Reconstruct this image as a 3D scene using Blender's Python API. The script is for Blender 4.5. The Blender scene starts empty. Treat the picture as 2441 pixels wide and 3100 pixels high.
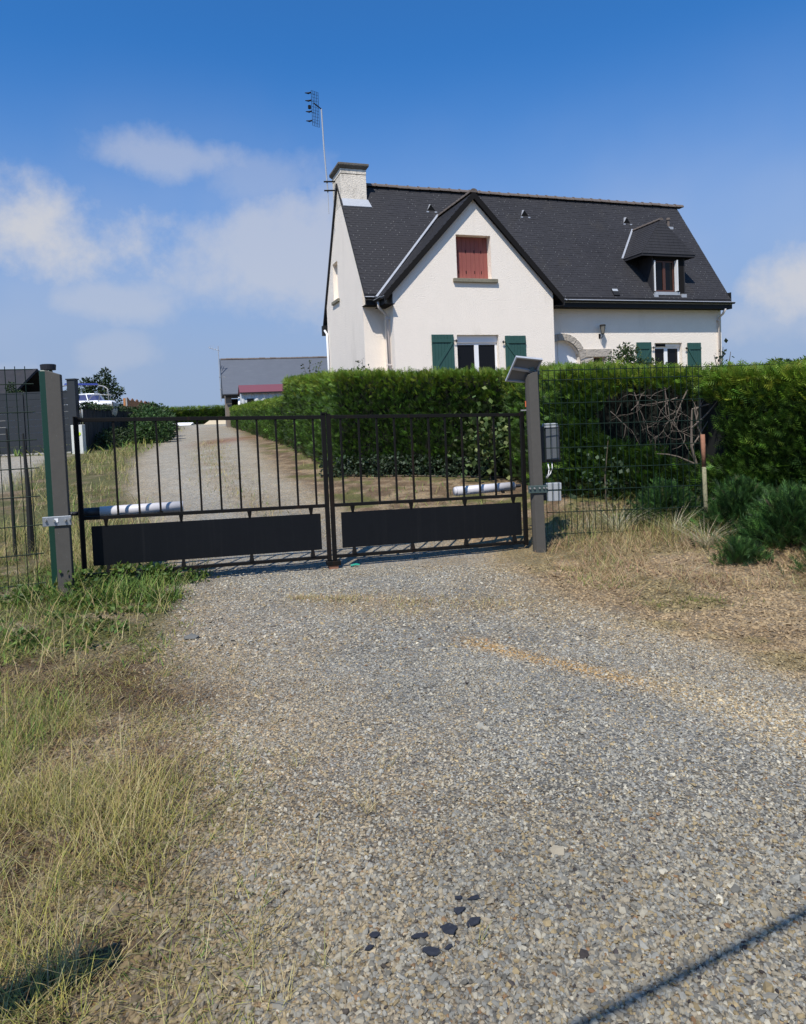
import bpy, math, random
import numpy as np
from mathutils import Matrix, Vector
from mathutils.geometry import tessellate_polygon
random.seed(7); rng = np.random.default_rng(11)
SC = bpy.context.scene; COL = SC.collection
PI = math.pi; R_ = math.radians

# ------------------------------------------------------------------ camera
cam = bpy.data.cameras.new('camera'); co = bpy.data.objects.new('camera', cam); COL.objects.link(co)
Rr = Vector((0.9990737, -0.00164842, -0.04300039)); Uu = Vector((0.04303197, 0.0382714, 0.9983404)); Ff = Vector((0, 0.99926602, -0.03830688))
M = Matrix((Rr, Uu, -Ff)).transposed().to_4x4(); M.translation = (0, 0, 1.6); co.matrix_world = M
cam.sensor_fit = 'VERTICAL'; cam.sensor_height = 36.0; cam.lens = 2103.52*36/3100; cam.shift_y = -(1550-1331.26)/3100
cam.clip_start = 0.05; cam.clip_end = 3000; SC.camera = co

# ------------------------------------------------------------------ light
SUN_EL, SUN_AZ = R_(57), R_(20)
sl = bpy.data.lights.new('sun', 'SUN'); so = bpy.data.objects.new('sun', sl); COL.objects.link(so)
sl.energy = 5.0; sl.angle = R_(0.5); sl.color = (1.0, 0.955, 0.885)
sdir = Vector((-math.sin(SUN_AZ)*math.cos(SUN_EL), -math.cos(SUN_AZ)*math.cos(SUN_EL), math.sin(SUN_EL)))
so.rotation_euler = sdir.to_track_quat('Z', 'Y').to_euler(); so.location = (0, 0, 30)
SC.view_settings.view_transform = 'Standard'; SC.view_settings.look = 'None'
SC.view_settings.exposure = 0.12; SC.view_settings.gamma = 1.0; SC.view_settings.use_curve_mapping = False

# ------------------------------------------------------------------ node helpers
def N(nt, t, **k):
    n = nt.nodes.new(t)
    for a, b in k.items():
        if a.startswith('i_'):
            key = a[2:]; key = int(key) if key.isdigit() else key.replace('_', ' ')
            n.inputs[key].default_value = b
        else: setattr(n, a, b)
    return n
def L(nt, a, b): nt.links.new(a, b)
def math_(nt, op, a, b=None, c=None, clamp=False):
    n = nt.nodes.new('ShaderNodeMath'); n.operation = op; n.use_clamp = clamp
    for i, x in enumerate((a, b, c)):
        if x is None: continue
        if isinstance(x, (int, float)): n.inputs[i].default_value = x
        else: nt.links.new(x, n.inputs[i])
    return n.outputs[0]
def mixc(nt, f, a, b, mode='MIX'):
    n = nt.nodes.new('ShaderNodeMix'); n.data_type = 'RGBA'; n.blend_type = mode
    for s, x in ((n.inputs[0], f), (n.inputs[6], a), (n.inputs[7], b)):
        if isinstance(x, (int, float)): s.default_value = x
        elif isinstance(x, tuple): s.default_value = x if len(x) == 4 else (*x, 1)
        else: nt.links.new(x, s)
    return n.outputs[2]
def sstep(nt, x, lo, hi):
    n = nt.nodes.new('ShaderNodeMapRange'); n.interpolation_type = 'SMOOTHSTEP'
    nt.links.new(x, n.inputs[0]); n.inputs[1].default_value = lo; n.inputs[2].default_value = hi
    return n.outputs[0]

# ------------------------------------------------------------------ sky
w = bpy.data.worlds.new('World'); SC.world = w; w.use_nodes = True; nt = w.node_tree; nt.nodes.clear()
sky = N(nt, 'ShaderNodeTexSky', sky_type='NISHITA', sun_disc=False, sun_elevation=SUN_EL, sun_rotation=PI+SUN_AZ)
sky.air_density = 1.0; sky.dust_density = 0.6; sky.ozone_density = 3.5; sky.altitude = 60
tc = N(nt, 'ShaderNodeTexCoord'); nrm = N(nt, 'ShaderNodeVectorMath', operation='NORMALIZE'); L(nt, tc.outputs['Generated'], nrm.inputs[0])
sp = N(nt, 'ShaderNodeSeparateXYZ'); L(nt, nrm.outputs[0], sp.inputs[0])
az = math_(nt, 'ARCTAN2', sp.outputs[0], sp.outputs[1]); el = math_(nt, 'ARCSINE', sp.outputs[2])
ns = N(nt, 'ShaderNodeTexNoise', i_Scale=5.0, i_Detail=7.0, i_Roughness=0.62); L(nt, nrm.outputs[0], ns.inputs['Vector'])
ns2 = N(nt, 'ShaderNodeTexNoise', i_Scale=2.2, i_Detail=4.0, i_Roughness=0.55); L(nt, nrm.outputs[0], ns2.inputs['Vector'])
tot = None
for (a, e, rx, ry, k) in ((-.50, .245, .21, .105, 1.15), (-.29, .345, .17, .045, .55), (-.13, .215, .21, .11, .75), (-.40, .165, .13, .04, .55),
                          (-.39, .10, .07, .035, .35), (-.60, .06, .2, .05, .4), (.53, .135, .075, .07, 1.1), (.60, .10, .2, .05, .5), (-.60, .10, .1, .03, .5), (-.2, .33, .12, .05, .35), (.75, .3, .2, .06, .6), (-1.0, .2, .3, .08, .9), (1.3, .25, .3, .09, .8), (2.4, .22, .4, .08, .8), (-2.2, .3, .4, .1, .8)):
    dx = math_(nt, 'DIVIDE', math_(nt, 'SUBTRACT', az, a), rx); dy = math_(nt, 'DIVIDE', math_(nt, 'SUBTRACT', el, e), ry)
    d = math_(nt, 'SQRT', math_(nt, 'ADD', math_(nt, 'MULTIPLY', dx, dx), math_(nt, 'MULTIPLY', dy, dy)))
    v = math_(nt, 'ADD', math_(nt, 'SUBTRACT', 1.0, d), math_(nt, 'MULTIPLY', math_(nt, 'SUBTRACT', ns.outputs[0], .5), 2.6))
    v = math_(nt, 'MULTIPLY', sstep(nt, v, -.05, .70), k)
    tot = v if tot is None else math_(nt, 'MAXIMUM', tot, v)
haze = math_(nt, 'MULTIPLY', sstep(nt, math_(nt, 'MULTIPLY', el, -1.0), -.48, -.04), .93)
lowp = math_(nt, 'MULTIPLY', math_(nt, 'MULTIPLY', sstep(nt, ns2.outputs[0], .42, .7), sstep(nt, math_(nt, 'MULTIPLY', el, -1.0), -.5, -.05)), .35)
tot = math_(nt, 'MAXIMUM', tot, lowp)
bg = N(nt, 'ShaderNodeBackground'); bg.inputs[1].default_value = 1.0
skc = mixc(nt, 1.0, sky.outputs[0], (.034, .096, .150), 'MULTIPLY')          # sky strength about 0.1
c1 = mixc(nt, haze, skc, (.30, .38, .56))
c2 = mixc(nt, math_(nt, 'MULTIPLY', tot, .88), c1, (.54, .56, .62))
L(nt, c2, bg.inputs[0]); wo = N(nt, 'ShaderNodeOutputWorld'); L(nt, bg.outputs[0], wo.inputs[0])

# ------------------------------------------------------------------ materials
MATS = {}
def mat(name, col, rough=.7, metal=0, noise=None, bump=None, attr=False, spec=.5, trans=0, streak=None, cell=None):
    """noise=(scale, amount)  bump=(scale, strength, distance)  attr: per-vertex colour 'Col'  trans: leaf translucency"""
    m = bpy.data.materials.new(name); m.use_nodes = True; nt = m.node_tree; b = nt.nodes['Principled BSDF']
    b.inputs['Roughness'].default_value = rough; b.inputs['Metallic'].default_value = metal; b.inputs['Specular IOR Level'].default_value = spec
    tcn = N(nt, 'ShaderNodeTexCoord'); c = (*col, 1)
    src = None
    if attr:
        a = N(nt, 'ShaderNodeAttribute', attribute_name='Col'); src = a.outputs['Color']
    if noise:
        n = N(nt, 'ShaderNodeTexNoise', i_Scale=noise[0], i_Detail=6.0, i_Roughness=.65); L(nt, tcn.outputs['Object'], n.inputs['Vector'])
        f = math_(nt, 'ADD', math_(nt, 'MULTIPLY', math_(nt, 'SUBTRACT', n.outputs[0], .5), 2*noise[1]), 1.0)
        n2 = N(nt, 'ShaderNodeTexNoise', i_Scale=noise[0]*.12, i_Detail=3.0); L(nt, tcn.outputs['Object'], n2.inputs['Vector'])
        f = math_(nt, 'MULTIPLY', f, math_(nt, 'ADD', math_(nt, 'MULTIPLY', math_(nt, 'SUBTRACT', n2.outputs[0], .5), 1.6*noise[1]), 1.0))
        cc = N(nt, 'ShaderNodeCombineColor'); [L(nt, f, cc.inputs[i]) for i in range(3)]
        src = mixc(nt, 1.0, src if src else c, cc.outputs[0], 'MULTIPLY')
    if streak:
        mp = N(nt, 'ShaderNodeMapping'); mp.inputs['Scale'].default_value = streak[0]; L(nt, tcn.outputs['Object'], mp.inputs[0])
        n = N(nt, 'ShaderNodeTexNoise', i_Scale=1.0, i_Detail=5.0, i_Roughness=.6); L(nt, mp.outputs[0], n.inputs['Vector'])
        src = mixc(nt, math_(nt, 'MULTIPLY', sstep(nt, n.outputs[0], streak[3], streak[4]), streak[1]), src if src else c, streak[2])
    if src is None: b.inputs['Base Color'].default_value = c
    else: L(nt, src, b.inputs['Base Color'])
    if bump:
        n = N(nt, 'ShaderNodeTexNoise', i_Scale=bump[0], i_Detail=5.0, i_Roughness=.6); L(nt, tcn.outputs['Object'], n.inputs['Vector'])
        bp = N(nt, 'ShaderNodeBump'); bp.inputs['Strength'].default_value = bump[1]; bp.inputs['Distance'].default_value = bump[2]
        L(nt, n.outputs[0], bp.inputs['Height']); L(nt, bp.outputs[0], b.inputs['Normal'])
    if trans:
        o = nt.nodes['Material Output']; t = N(nt, 'ShaderNodeBsdfTranslucent'); ms = N(nt, 'ShaderNodeMixShader'); ms.inputs[0].default_value = trans
        if src is None: t.inputs[0].default_value = c
        else: L(nt, src, t.inputs[0])
        L(nt, b.outputs[0], ms.inputs[1]); L(nt, t.outputs[0], ms.inputs[2]); L(nt, ms.outputs[0], o.inputs[0])
    MATS[name] = m; return m
render_ = mat('roughcast_render', (.87, .775, .665), .9, noise=(14, .05), bump=(30, .75, .024), streak=((1.1, 1.1, .25), .30, (.50, .43, .34), .55, .8))
chim_m = mat('weathered_render', (.74, .66, .55), .9, noise=(9, .12), bump=(20, .8, .03), streak=((5, 5, 1.6), .5, (.17, .16, .13), .48, .72))
cap_m = mat('lichened_concrete', (.13, .115, .095), .95, noise=(22, .5), bump=(30, .9, .02))
slate_m = mat('slate', (.032, .031, .034), .7, noise=(5, .30), spec=.18, streak=((1.6, 1.6, .5), .45, (.050, .045, .038), .5, .8))
slate_old = mat('slate_broken', (.024, .027, .036), .75, noise=(60, .45), bump=(80, .6, .004), streak=((60, 60, 60), .6, (.12, .11, .09), .60, .75), spec=.2)
zinc = mat('zinc', (.44, .45, .47), .5, .3, noise=(12, .15))
zinc_dark = mat('dark_painted_metal', (.018, .018, .019), .6, noise=(12, .2), spec=.2)
ridge_m = mat('ridge_clay', (.12, .095, .08), .9, noise=(18, .5), bump=(30, .8, .02))
wood_dark = mat('dark_board', (.012, .011, .011), .85, noise=(20, .2), spec=.12)
soffit_m = mat('soffit', (.30, .27, .23), .8)
green_wood = mat('green_painted_wood', (.020, .072, .060), .65, noise=(30, .12), streak=((30, 30, 3), .35, (.016, .07, .056), .5, .75))
red_wood = mat('red_painted_wood', (.25, .070, .055), .7, noise=(25, .1), streak=((40, 40, 2), .4, (.34, .14, .08), .5, .75))
brown_wood = mat('brown_window_wood', (.085, .032, .02), .5, noise=(20, .15))
upvc = mat('white_plastic', (.80, .80, .80), .4)
pipe_m = mat('cream_pipe', (.62, .55, .50), .5, noise=(10, .06))
curtain_m = mat('curtain', (.55, .57, .60), .9)
stone_m = mat('granite', (.40, .355, .30), .9, noise=(25, .2), bump=(14, 1.0, .05))
sill_m = mat('mossy_sill', (.20, .18, .13), .95, noise=(25, .45), bump=(40, .6, .01))
black_metal = mat('black_gate_paint', (.008, .0075, .007), .6, noise=(30, .2), streak=((14, 14, 1.2), .4, (.05, .022, .010), .54, .75), spec=.14)
panel_m = mat('gate_panel_paint', (.008, .009, .011), .42, noise=(14, .15), streak=((26, 26, .8), .28, (.03, .03, .03), .50, .85), spec=.16)
galv = mat('galvanised_steel', (.30, .295, .28), .6, .45, noise=(16, .12), streak=((20, 20, 2), .35, (.42, .41, .40), .55, .8), bump=(60, .15, .004))
galv_dirty = mat('grey_post_metal', (.070, .064, .055), .8, .0, noise=(20, .16), streak=((70, 70, 22), .6, (.34, .33, .31), .69, .74), bump=(50, .2, .003))
green_metal = mat('green_powder_coat', (.006, .038, .024), .4, noise=(20, .1))
green_wire = mat('green_wire', (.006, .018, .012), .6, spec=.15)
bracket_m = mat('dark_green_bracket', (.06, .09, .085), .5, .3, noise=(30, .2))
bracket_l = mat('plated_bracket', (.32, .34, .36), .4, .5, noise=(30, .2))
tube_m = mat('light_grey_plastic', (.54, .52, .53), .45, noise=(20, .05))
rubber = mat('black_plastic', (.018, .018, .022), .5)
box_m = mat('box_grey', (.10, .11, .12), .45, noise=(20, .06))
box_light = mat('box_light_grey', (.36, .38, .40), .5, noise=(20, .06))
cell_m = mat('solar_cells', (.01, .015, .04), .15)
back_m = mat('panel_back', (.16, .16, .16), .6)
rust = mat('rusty_stake', (.26, .12, .07), .9, noise=(30, .3), bump=(60, .5, .01))
stake_m = mat('lichened_stake', (.22, .20, .12), .9, noise=(40, .4), bump=(60, .6, .01), streak=((60, 60, 25), .5, (.06, .08, .04), .5, .65))
barn_roof = mat('fibre_cement_slate', (.085, .095, .115), .7, noise=(1.5, .12), streak=((1.2, 6, 6), .3, (.13, .14, .16), .5, .75))
barn_wall = mat('barn_breeze_block', (.20, .16, .125), .95, noise=(6, .2))
red_sheet = mat('red_steel_sheet', (.17, .052, .060), .6, noise=(3, .1))
white_sheet = mat('white_steel_sheet', (.66, .67, .66), .6)
grey_comp = mat('blue_grey_boards', (.017, .021, .026), .6, noise=(8, .15))
conc = mat('concrete', (.36, .34, .31), .95, noise=(12, .2), bump=(20, .4, .01))
hull_m = mat('gelcoat', (.80, .80, .80), .3)
boat_glass = mat('tinted_glass', (.05, .055, .12), .15)
blue_cloth = mat('blue_canvas', (.02, .04, .22), .8)
orange_wood = mat('orange_fence_wood', (.46, .19, .065), .8, noise=(6, .25), streak=((20, 20, 1), .4, (.28, .12, .05), .5, .75))
dark_screen = mat('dark_fence_boards', (.007, .0075, .007), .8, noise=(8, .3))
bark = mat('bark', (.10, .075, .05), .95, noise=(15, .3), bump=(30, .8, .02))
deadwood = mat('bare_branches', (.15, .12, .095), .95, noise=(20, .3))
plaster = mat('cottage_wall', (.55, .52, .47), .9)
glass_m = mat('window_glass', (.006, .006, .007), .08, spec=.22)
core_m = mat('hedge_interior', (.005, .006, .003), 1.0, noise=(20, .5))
leaf_m = mat('foliage', (.05, .1, .02), .55, attr=True, trans=.28, spec=.35)
straw_m = mat('straw', (.4, .3, .1), .7, attr=True, trans=.25, spec=.3)
pebble_m = mat('pebbles', (.3, .3, .3), 1.0, attr=True, noise=(120, .12), spec=.08)
yellow_m = mat('yellow_green_sticker', (.55, .75, .03), .6)
teal_m = mat('teal_plastic', (.0, .25, .17), .5)
orange_m = mat('orange_plastic', (.75, .16, .05), .5)
white_cable = mat('white_cable', (.8, .8, .8), .5)

def ground_material(name):
    m = bpy.data.materials.new(name); m.use_nodes = True; nt = m.node_tree; b = nt.nodes['Principled BSDF']
    b.inputs['Roughness'].default_value = .92; b.inputs['Specular IOR Level'].default_value = .25
    tcn = N(nt, 'ShaderNodeTexCoord'); a = N(nt, 'ShaderNodeAttribute', attribute_name='Col')
    v = N(nt, 'ShaderNodeTexVoronoi', i_Scale=75.0); L(nt, tcn.outputs['Object'], v.inputs['Vector'])
    v2 = N(nt, 'ShaderNodeTexVoronoi', i_Scale=34.0); L(nt, tcn.outputs['Object'], v2.inputs['Vector'])
    hs = N(nt, 'ShaderNodeSeparateColor'); L(nt, v.outputs['Color'], hs.inputs[0])
    hs2 = N(nt, 'ShaderNodeSeparateColor'); L(nt, v2.outputs['Color'], hs2.inputs[0])
    n = N(nt, 'ShaderNodeTexNoise', i_Scale=2.2, i_Detail=8.0, i_Roughness=.7); L(nt, tcn.outputs['Object'], n.inputs['Vector'])
    f = math_(nt, 'ADD', math_(nt, 'MULTIPLY', hs.outputs[0], .75), .58)
    f = math_(nt, 'MULTIPLY', f, math_(nt, 'ADD', math_(nt, 'MULTIPLY', hs2.outputs[1], .35), .82))
    f = math_(nt, 'MULTIPLY', f, math_(nt, 'ADD', math_(nt, 'MULTIPLY', math_(nt, 'SUBTRACT', n.outputs[0], .5), .9), 1.0))
    f = math_(nt, 'MULTIPLY', f, math_(nt, 'SUBTRACT', 1.12, math_(nt, 'MULTIPLY', v.outputs['Distance'], .5)))
    cc = N(nt, 'ShaderNodeCombineColor'); [L(nt, f, cc.inputs[i]) for i in range(3)]
    base = mixc(nt, 1.0, a.outputs['Color'], cc.outputs[0], 'MULTIPLY')
    tint = mixc(nt, sstep(nt, hs.outputs[1], .55, .95), base, mixc(nt, 1.0, base, (1.25, 1.02, .72), 'MULTIPLY'))
    L(nt, tint, b.inputs['Base Color'])
    h = math_(nt, 'ADD', math_(nt, 'MULTIPLY', v.outputs['Distance'], -1.0), math_(nt, 'MULTIPLY', v2.outputs['Distance'], -.6))
    bp = N(nt, 'ShaderNodeBump'); bp.inputs['Strength'].default_value = .9; bp.inputs['Distance'].default_value = .012
    L(nt, h, bp.inputs['Height']); L(nt, bp.outputs[0], b.inputs['Normal']); return m
ground_m = ground_material('gravel_and_soil')

# ------------------------------------------------------------------ mesh helpers
def tag(o, label=None, cat=None, group=None, kind=None):
    if label: o['label'] = label
    if cat: o['category'] = cat
    if group: o['group'] = group
    if kind: o['kind'] = kind
    return o
def empty(name, loc=(0, 0, 0), rz=0):
    o = bpy.data.objects.new(name, None); o.empty_display_size = .2; o.location = loc; o.rotation_euler = (0, 0, rz); COL.objects.link(o); return o
def link(name, me, parent=None, m=None):
    if m and not me.materials: me.materials.append(m)
    o = bpy.data.objects.new(name, me); COL.objects.link(o)
    if parent: o.parent = parent
    return o
class MB:
    def __init__(s, off=(0, 0, 0)): s.v = []; s.f = []; s.off = Vector(off)
    def add(s, vs, fs):
        n = len(s.v); s.v += [tuple(Vector(p)+s.off) for p in vs]; s.f += [tuple(i+n for i in f) for f in fs]; return s
    def box(s, a, b, Mx=None):
        x0, y0, z0 = a; x1, y1, z1 = b
        vs = [Vector(p) for p in ((x0, y0, z0), (x1, y0, z0), (x1, y1, z0), (x0, y1, z0), (x0, y0, z1), (x1, y0, z1), (x1, y1, z1), (x0, y1, z1))]
        if Mx: vs = [Mx@p for p in vs]
        return s.add(vs, [(0, 3, 2, 1), (4, 5, 6, 7), (0, 1, 5, 4), (1, 2, 6, 5), (2, 3, 7, 6), (3, 0, 4, 7)])
    def hexa(s, lo, hi):
        n = len(lo)
        return s.add(list(lo)+list(hi), [tuple(range(n))[::-1], tuple(range(n, 2*n))]+[(i, (i+1) % n, (i+1) % n+n, i+n) for i in range(n)])
    def tube(s, pts, r, n=8, caps=True):
        pts = [Vector(p) for p in pts]; k = len(pts); rs = r if isinstance(r, (list, tuple)) else [r]*k; vs = []; fs = []
        up = None
        for i, p in enumerate(pts):
            t = (pts[min(i+1, k-1)]-pts[max(i-1, 0)]).normalized()
            if up is None: up = Vector((0, 0, 1)) if abs(t.z) < .9 else Vector((1, 0, 0))
            a = t.cross(up).normalized(); b = a.cross(t).normalized(); up = b
            for j in range(n):
                q = 2*PI*j/n; vs.append(p+(a*math.cos(q)+b*math.sin(q))*rs[i])
        for i in range(k-1):
            for j in range(n): fs.append((i*n+j, i*n+(j+1) % n, (i+1)*n+(j+1) % n, (i+1)*n+j))
        if caps: fs += [tuple(range(n))[::-1], tuple(range((k-1)*n, k*n))]
        return s.add(vs, fs)
    def build(s, name, m, parent=None, smooth=False, bevel=0):
        me = bpy.data.meshes.new(name); me.from_pydata(s.v, [], s.f); me.materials.append(m)
        if smooth: me.polygons.foreach_set('use_smooth', [True]*len(me.polygons))
        o = link(name, me, parent)
        if bevel:
            b = o.modifiers.new('bevel', 'BEVEL'); b.width = bevel; b.segments = 2; b.limit_method = 'ANGLE'
        me.update(); return o
def np_mesh(name, V, F, m, parent=None, col=None, smooth=False):
    V = np.asarray(V, np.float32); F = np.asarray(F, np.int32); k = F.shape[1]; me = bpy.data.meshes.new(name)
    me.vertices.add(len(V)); me.vertices.foreach_set('co', V.ravel()); me.loops.add(F.size); me.loops.foreach_set('vertex_index', F.ravel())
    me.polygons.add(len(F)); me.polygons.foreach_set('loop_start', np.arange(0, F.size, k, dtype=np.int32))
    try: me.polygons.foreach_set('loop_total', np.full(len(F), k, np.int32))
    except Exception: pass
    if col is not None:
        ca = me.color_attributes.new('Col', 'FLOAT_COLOR', 'POINT'); c4 = np.ones((len(V), 4), np.float32); c4[:, :3] = col; ca.data.foreach_set('color', c4.ravel())
    me.polygons.foreach_set('use_smooth', np.full(len(F), bool(smooth)))
    me.update(calc_edges=True); me.materials.append(m); return link(name, me, parent)
def wallpoly(outline, holes, to3, depth, inward):
    """a wall face with openings: outline and holes in 2D, to3 maps (a,b,d) to 3D with d the distance behind the face"""
    loops = [[Vector((a, b, 0)) for a, b in outline]]+[[Vector((a, b, 0)) for a, b in h] for h in holes]
    tris = tessellate_polygon(loops); flat = [p for l in loops for p in l]
    vs = [to3(p.x, p.y, 0) for p in flat]; fs = [tuple(t) for t in tris]
    base = len(outline)
    for h in holes:
        n = len(h); o = len(vs); vs += [to3(a, b, depth) for a, b in h]
        fs += [(base+i, base+(i+1) % n, o+(i+1) % n, o+i) for i in range(n)]; base += n
    return vs, fs
def rect(a0, a1, b0, b1): return [(a0, b0), (a1, b0), (a1, b1), (a0, b1)]
def copy_tree(o, parent=None):
    c = o.copy(); COL.objects.link(c)
    if parent: c.parent = parent
    for ch in [x for x in bpy.data.objects if x.parent == o]: copy_tree(ch, c)
    return c

# ------------------------------------------------------------------ terrain functions
def sm(x): x = np.clip(x, 0, 1); return x*x*(3-2*x)
_lat = rng.random((256, 256))
def vnoise(x, y, s, o=0):
    x = np.asarray(x)*s+37.3+o*17.7; y = np.asarray(y)*s+91.1+o*5.3; xi = np.floor(x).astype(int); yi = np.floor(y).astype(int); fx = sm(x-xi); fy = sm(y-yi)
    g = lambda i, j: _lat[i % 256, j % 256]
    return (g(xi, yi)*(1-fx)+g(xi+1, yi)*fx)*(1-fy)+(g(xi, yi+1)*(1-fx)+g(xi+1, yi+1)*fx)*fy
def fbm(x, y, s, o=0): return (vnoise(x, y, s, o)*.5+vnoise(x, y, s*2.1, o+1)*.28+vnoise(x, y, s*4.3, o+2)*.15+vnoise(x, y, s*9, o+3)*.07)
def gz(x, y):
    x = np.asarray(x, float); y = np.asarray(y, float)
    z = np.interp(y, [-50, 5, 7.5, 8.6, 10, 15, 23.5, 40, 60, 100, 300], [0, 0, -.07, -.03, .1, .42, .65, .9, 1.09, 1.3, 1.5])
    z = z-.03*np.clip(x+.8, -3, 3)*np.exp(-((y-7.7)/2.5)**2)
    xh = -1.4-.264*(y-14.3)
    z = z+sm((x-xh-1.3)/3)*sm((y-15)/6)*.95*(1-sm((y-40)/15))
    z = z+.17*sm((x-1.75)/.7)*sm((y-5.5)/2)*(1-sm((y-10)/3))
    z = z+(fbm(x, y, 1.1)-.5)*.05*(1-sm((y-60)/40))
    return z
def gzf(x, y): return float(gz(x, y))
XL = lambda y: np.interp(y, [-5, 1.8, 2.0, 2.5, 2.86, 3.3, 3.8, 4.67, 5.8, 6.4, 7.0, 9, 12.6, 15, 20, 40, 60, 90], [-.6, -.7, -.72, -.88, -.93, -1.1, -1.42, -1.85, -2.1, -2.3, -2.7, -3.4, -5.2, -6.2, -8.1, -14, -19.5, -29])
XR = lambda y: np.interp(y, [-5, 3.2, 3.8, 4.55, 5.1, 6.1, 6.65, 8.3, 9.3, 10.2, 15, 26, 40, 60, 90], [3.4, 2.9, 2.3, 2.05, 1.75, 1.4, 1.25, 1.2, .3, -.6, -2.5, -5.3, -9, -14.5, -20])
STRIP = np.array([(-.6, 5.3), (.36, 4.85), (.84, 4.41), (1.18, 4.05), (1.57, 3.67), (1.9, 3.2), (2.6, 2.4)])
def dist_poly(x, y, P):
    d = np.full(np.shape(x), 1e9)
    for (ax, ay), (bx, by) in zip(P[:-1], P[1:]):
        vx, vy = bx-ax, by-ay; t = np.clip(((x-ax)*vx+(y-ay)*vy)/(vx*vx+vy*vy), 0, 1); d = np.minimum(d, np.hypot(x-ax-t*vx, y-ay-t*vy))
    return d
GREY = np.array((.25, .243, .220)); TAN = np.array((.33, .262, .165)); SOIL = np.array((.105, .066, .038)); OCH = np.array((.37, .25, .12)); MOSS = np.array((.085, .095, .025)); PALE = np.array((.31, .295, .255))
def mixn(a, b, t): return a*(1-t[..., None])+b*t[..., None]
def zones(x, y):
    """returns masks used by ground, pebbles and plants"""
    n1 = fbm(x, y, 1.6, 3); n2 = fbm(x, y, 4.5, 9); n3 = fbm(x, y, .7, 15)
    dl = x-XL(y)+(n2-.5)*.5; dr = XR(y)-x+(n2-.5)*.5
    wd = np.clip(.35+np.abs(y)*.02, .35, 1.2)
    left = 1-sm((dl+.15)/wd); right = 1-sm((dr+.15)/wd)
    edge = np.clip((1-sm(dl/1.3))*.8+(1-sm(dr/1.2))*.9, 0, 1)*(.4+.9*n1)
    strip = np.exp(-(dist_poly(x, y, STRIP)/(.09+.22*sm((x-1.1)/.8)))**2)*sm((x-.2)/.3)
    patch = np.exp(-(((x+.2)/1.0)**2+((y-6.0-.3*x*0)/.45)**2))*sm((n1-.3)/.3)
    patch = np.maximum(patch, .7*np.exp(-(((x-.9)/.9)**2+((y-5.9)/.5)**2))*sm((n2-.3)/.3))
    xm = (XL(y)+XR(y))/2+.4
    mid = np.exp(-((x-xm)/(.42+.01*y))**2)*sm((y-8.5)/2)*sm((n1-.25)/.35)
    green = left*sm((y-4.5)/.5)*(1-sm((y-7.6)/.8))
    return dict(left=left, right=right, edge=edge, strip=strip, patch=patch, mid=mid, green=green, n1=n1, n2=n2, n3=n3)
def gcol(x, y):
    z = zones(x, y); c = np.ones(np.shape(x)+(3,))*GREY
    c = c*(.80+.42*z['n3'])[..., None]
    nb = fbm(x, y, 1.0, 41); c = mixn(c, TAN*.95, sm((nb-.46)/.16)*.32)
    dl_ = np.exp(-((x-.9*XL(y))/.75)**2)*(1-sm((y-5)/1.5)); c = mixn(c, SOIL*1.9, dl_*.35*sm((z['n2']-.3)/.3))
    c = mixn(c, PALE, sm((z['n1']-.45)/.3)*.5)
    c = mixn(c, PALE*1.18, sm((y-9)/5)*.75)
    near = (1-sm((y-2.0)/1.2))*sm((x+.3)/1.2)
    c = mixn(c, TAN*1.02, np.clip(near*.38*(.4+z['n1']), 0, 1))
    c = mixn(c, TAN, np.clip(z['edge']*.85, 0, 1))
    c = mixn(c, TAN*.95, z['patch']*.75); c = mixn(c, mixn(np.ones_like(c)*OCH, np.array((.36, .30, .205)), sm((x-1.1)/.4)), z['strip']*.95); c = mixn(c, TAN*.8, z['mid']*.55)
    soilR = mixn(np.ones_like(c)*np.array((.285, .215, .135)), SOIL*1.1, sm((z['n2']-.38)/.2)*sm((y-7.5)/2)*.9+sm((z['n2']-.48)/.2)*.4*(1-sm((y-7.5)/2))); c = mixn(c, soilR, z['right']*.9)
    c = mixn(c, MOSS*1.2, z['right']*sm((z['n1']-.50)/.12)*(.3+.5*sm((y-9)/1)))
    soilL = mixn(np.ones_like(c)*TAN*.72, SOIL, sm((z['n2']-.35)/.3)); c = mixn(c, soilL, z['left']*.9)
    c = mixn(c, MOSS, z['green']*sm((z['n2']-.25)/.3)*.85)
    c = mixn(c, MOSS*.9+.01, z['left']*sm((y-7.5)/2)*sm((z['n1']-.25)/.25)*.9)
    brown = np.exp(-(((x+2.2)/.75)**2+((y-4.35)/.35)**2))+.8*np.exp(-(((x+1.5)/.4)**2+((y-3.95)/.2)**2)); c = mixn(c, SOIL*.8, np.clip(brown*(.6+z['n2']), 0, 1)*.9)
    c = mixn(c, PALE*1.1, sm((y-13)/2)*sm((XL(y)-2.0-x)/.7)*(1-sm((y-24.3)/.4))*sm((x+30)/5))
    rb = np.exp(-(((x+7.6)/.9)**2+((y-30)/3.5)**2)); c = mixn(c, np.array((.22, .09, .05)), rb*.7)
    far = sm((y-70)/30)+sm((np.abs(x+2-(-.27*y))-16)/10); c = mixn(c, np.array((.10, .12, .035)), np.clip(far, 0, 1))
    far2 = sm((y-40)/30)*(1-z['left'])*(1-z['right']); c = mixn(c, PALE*1.15, far2*.5)
    return np.clip(c, .01, .9)

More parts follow.
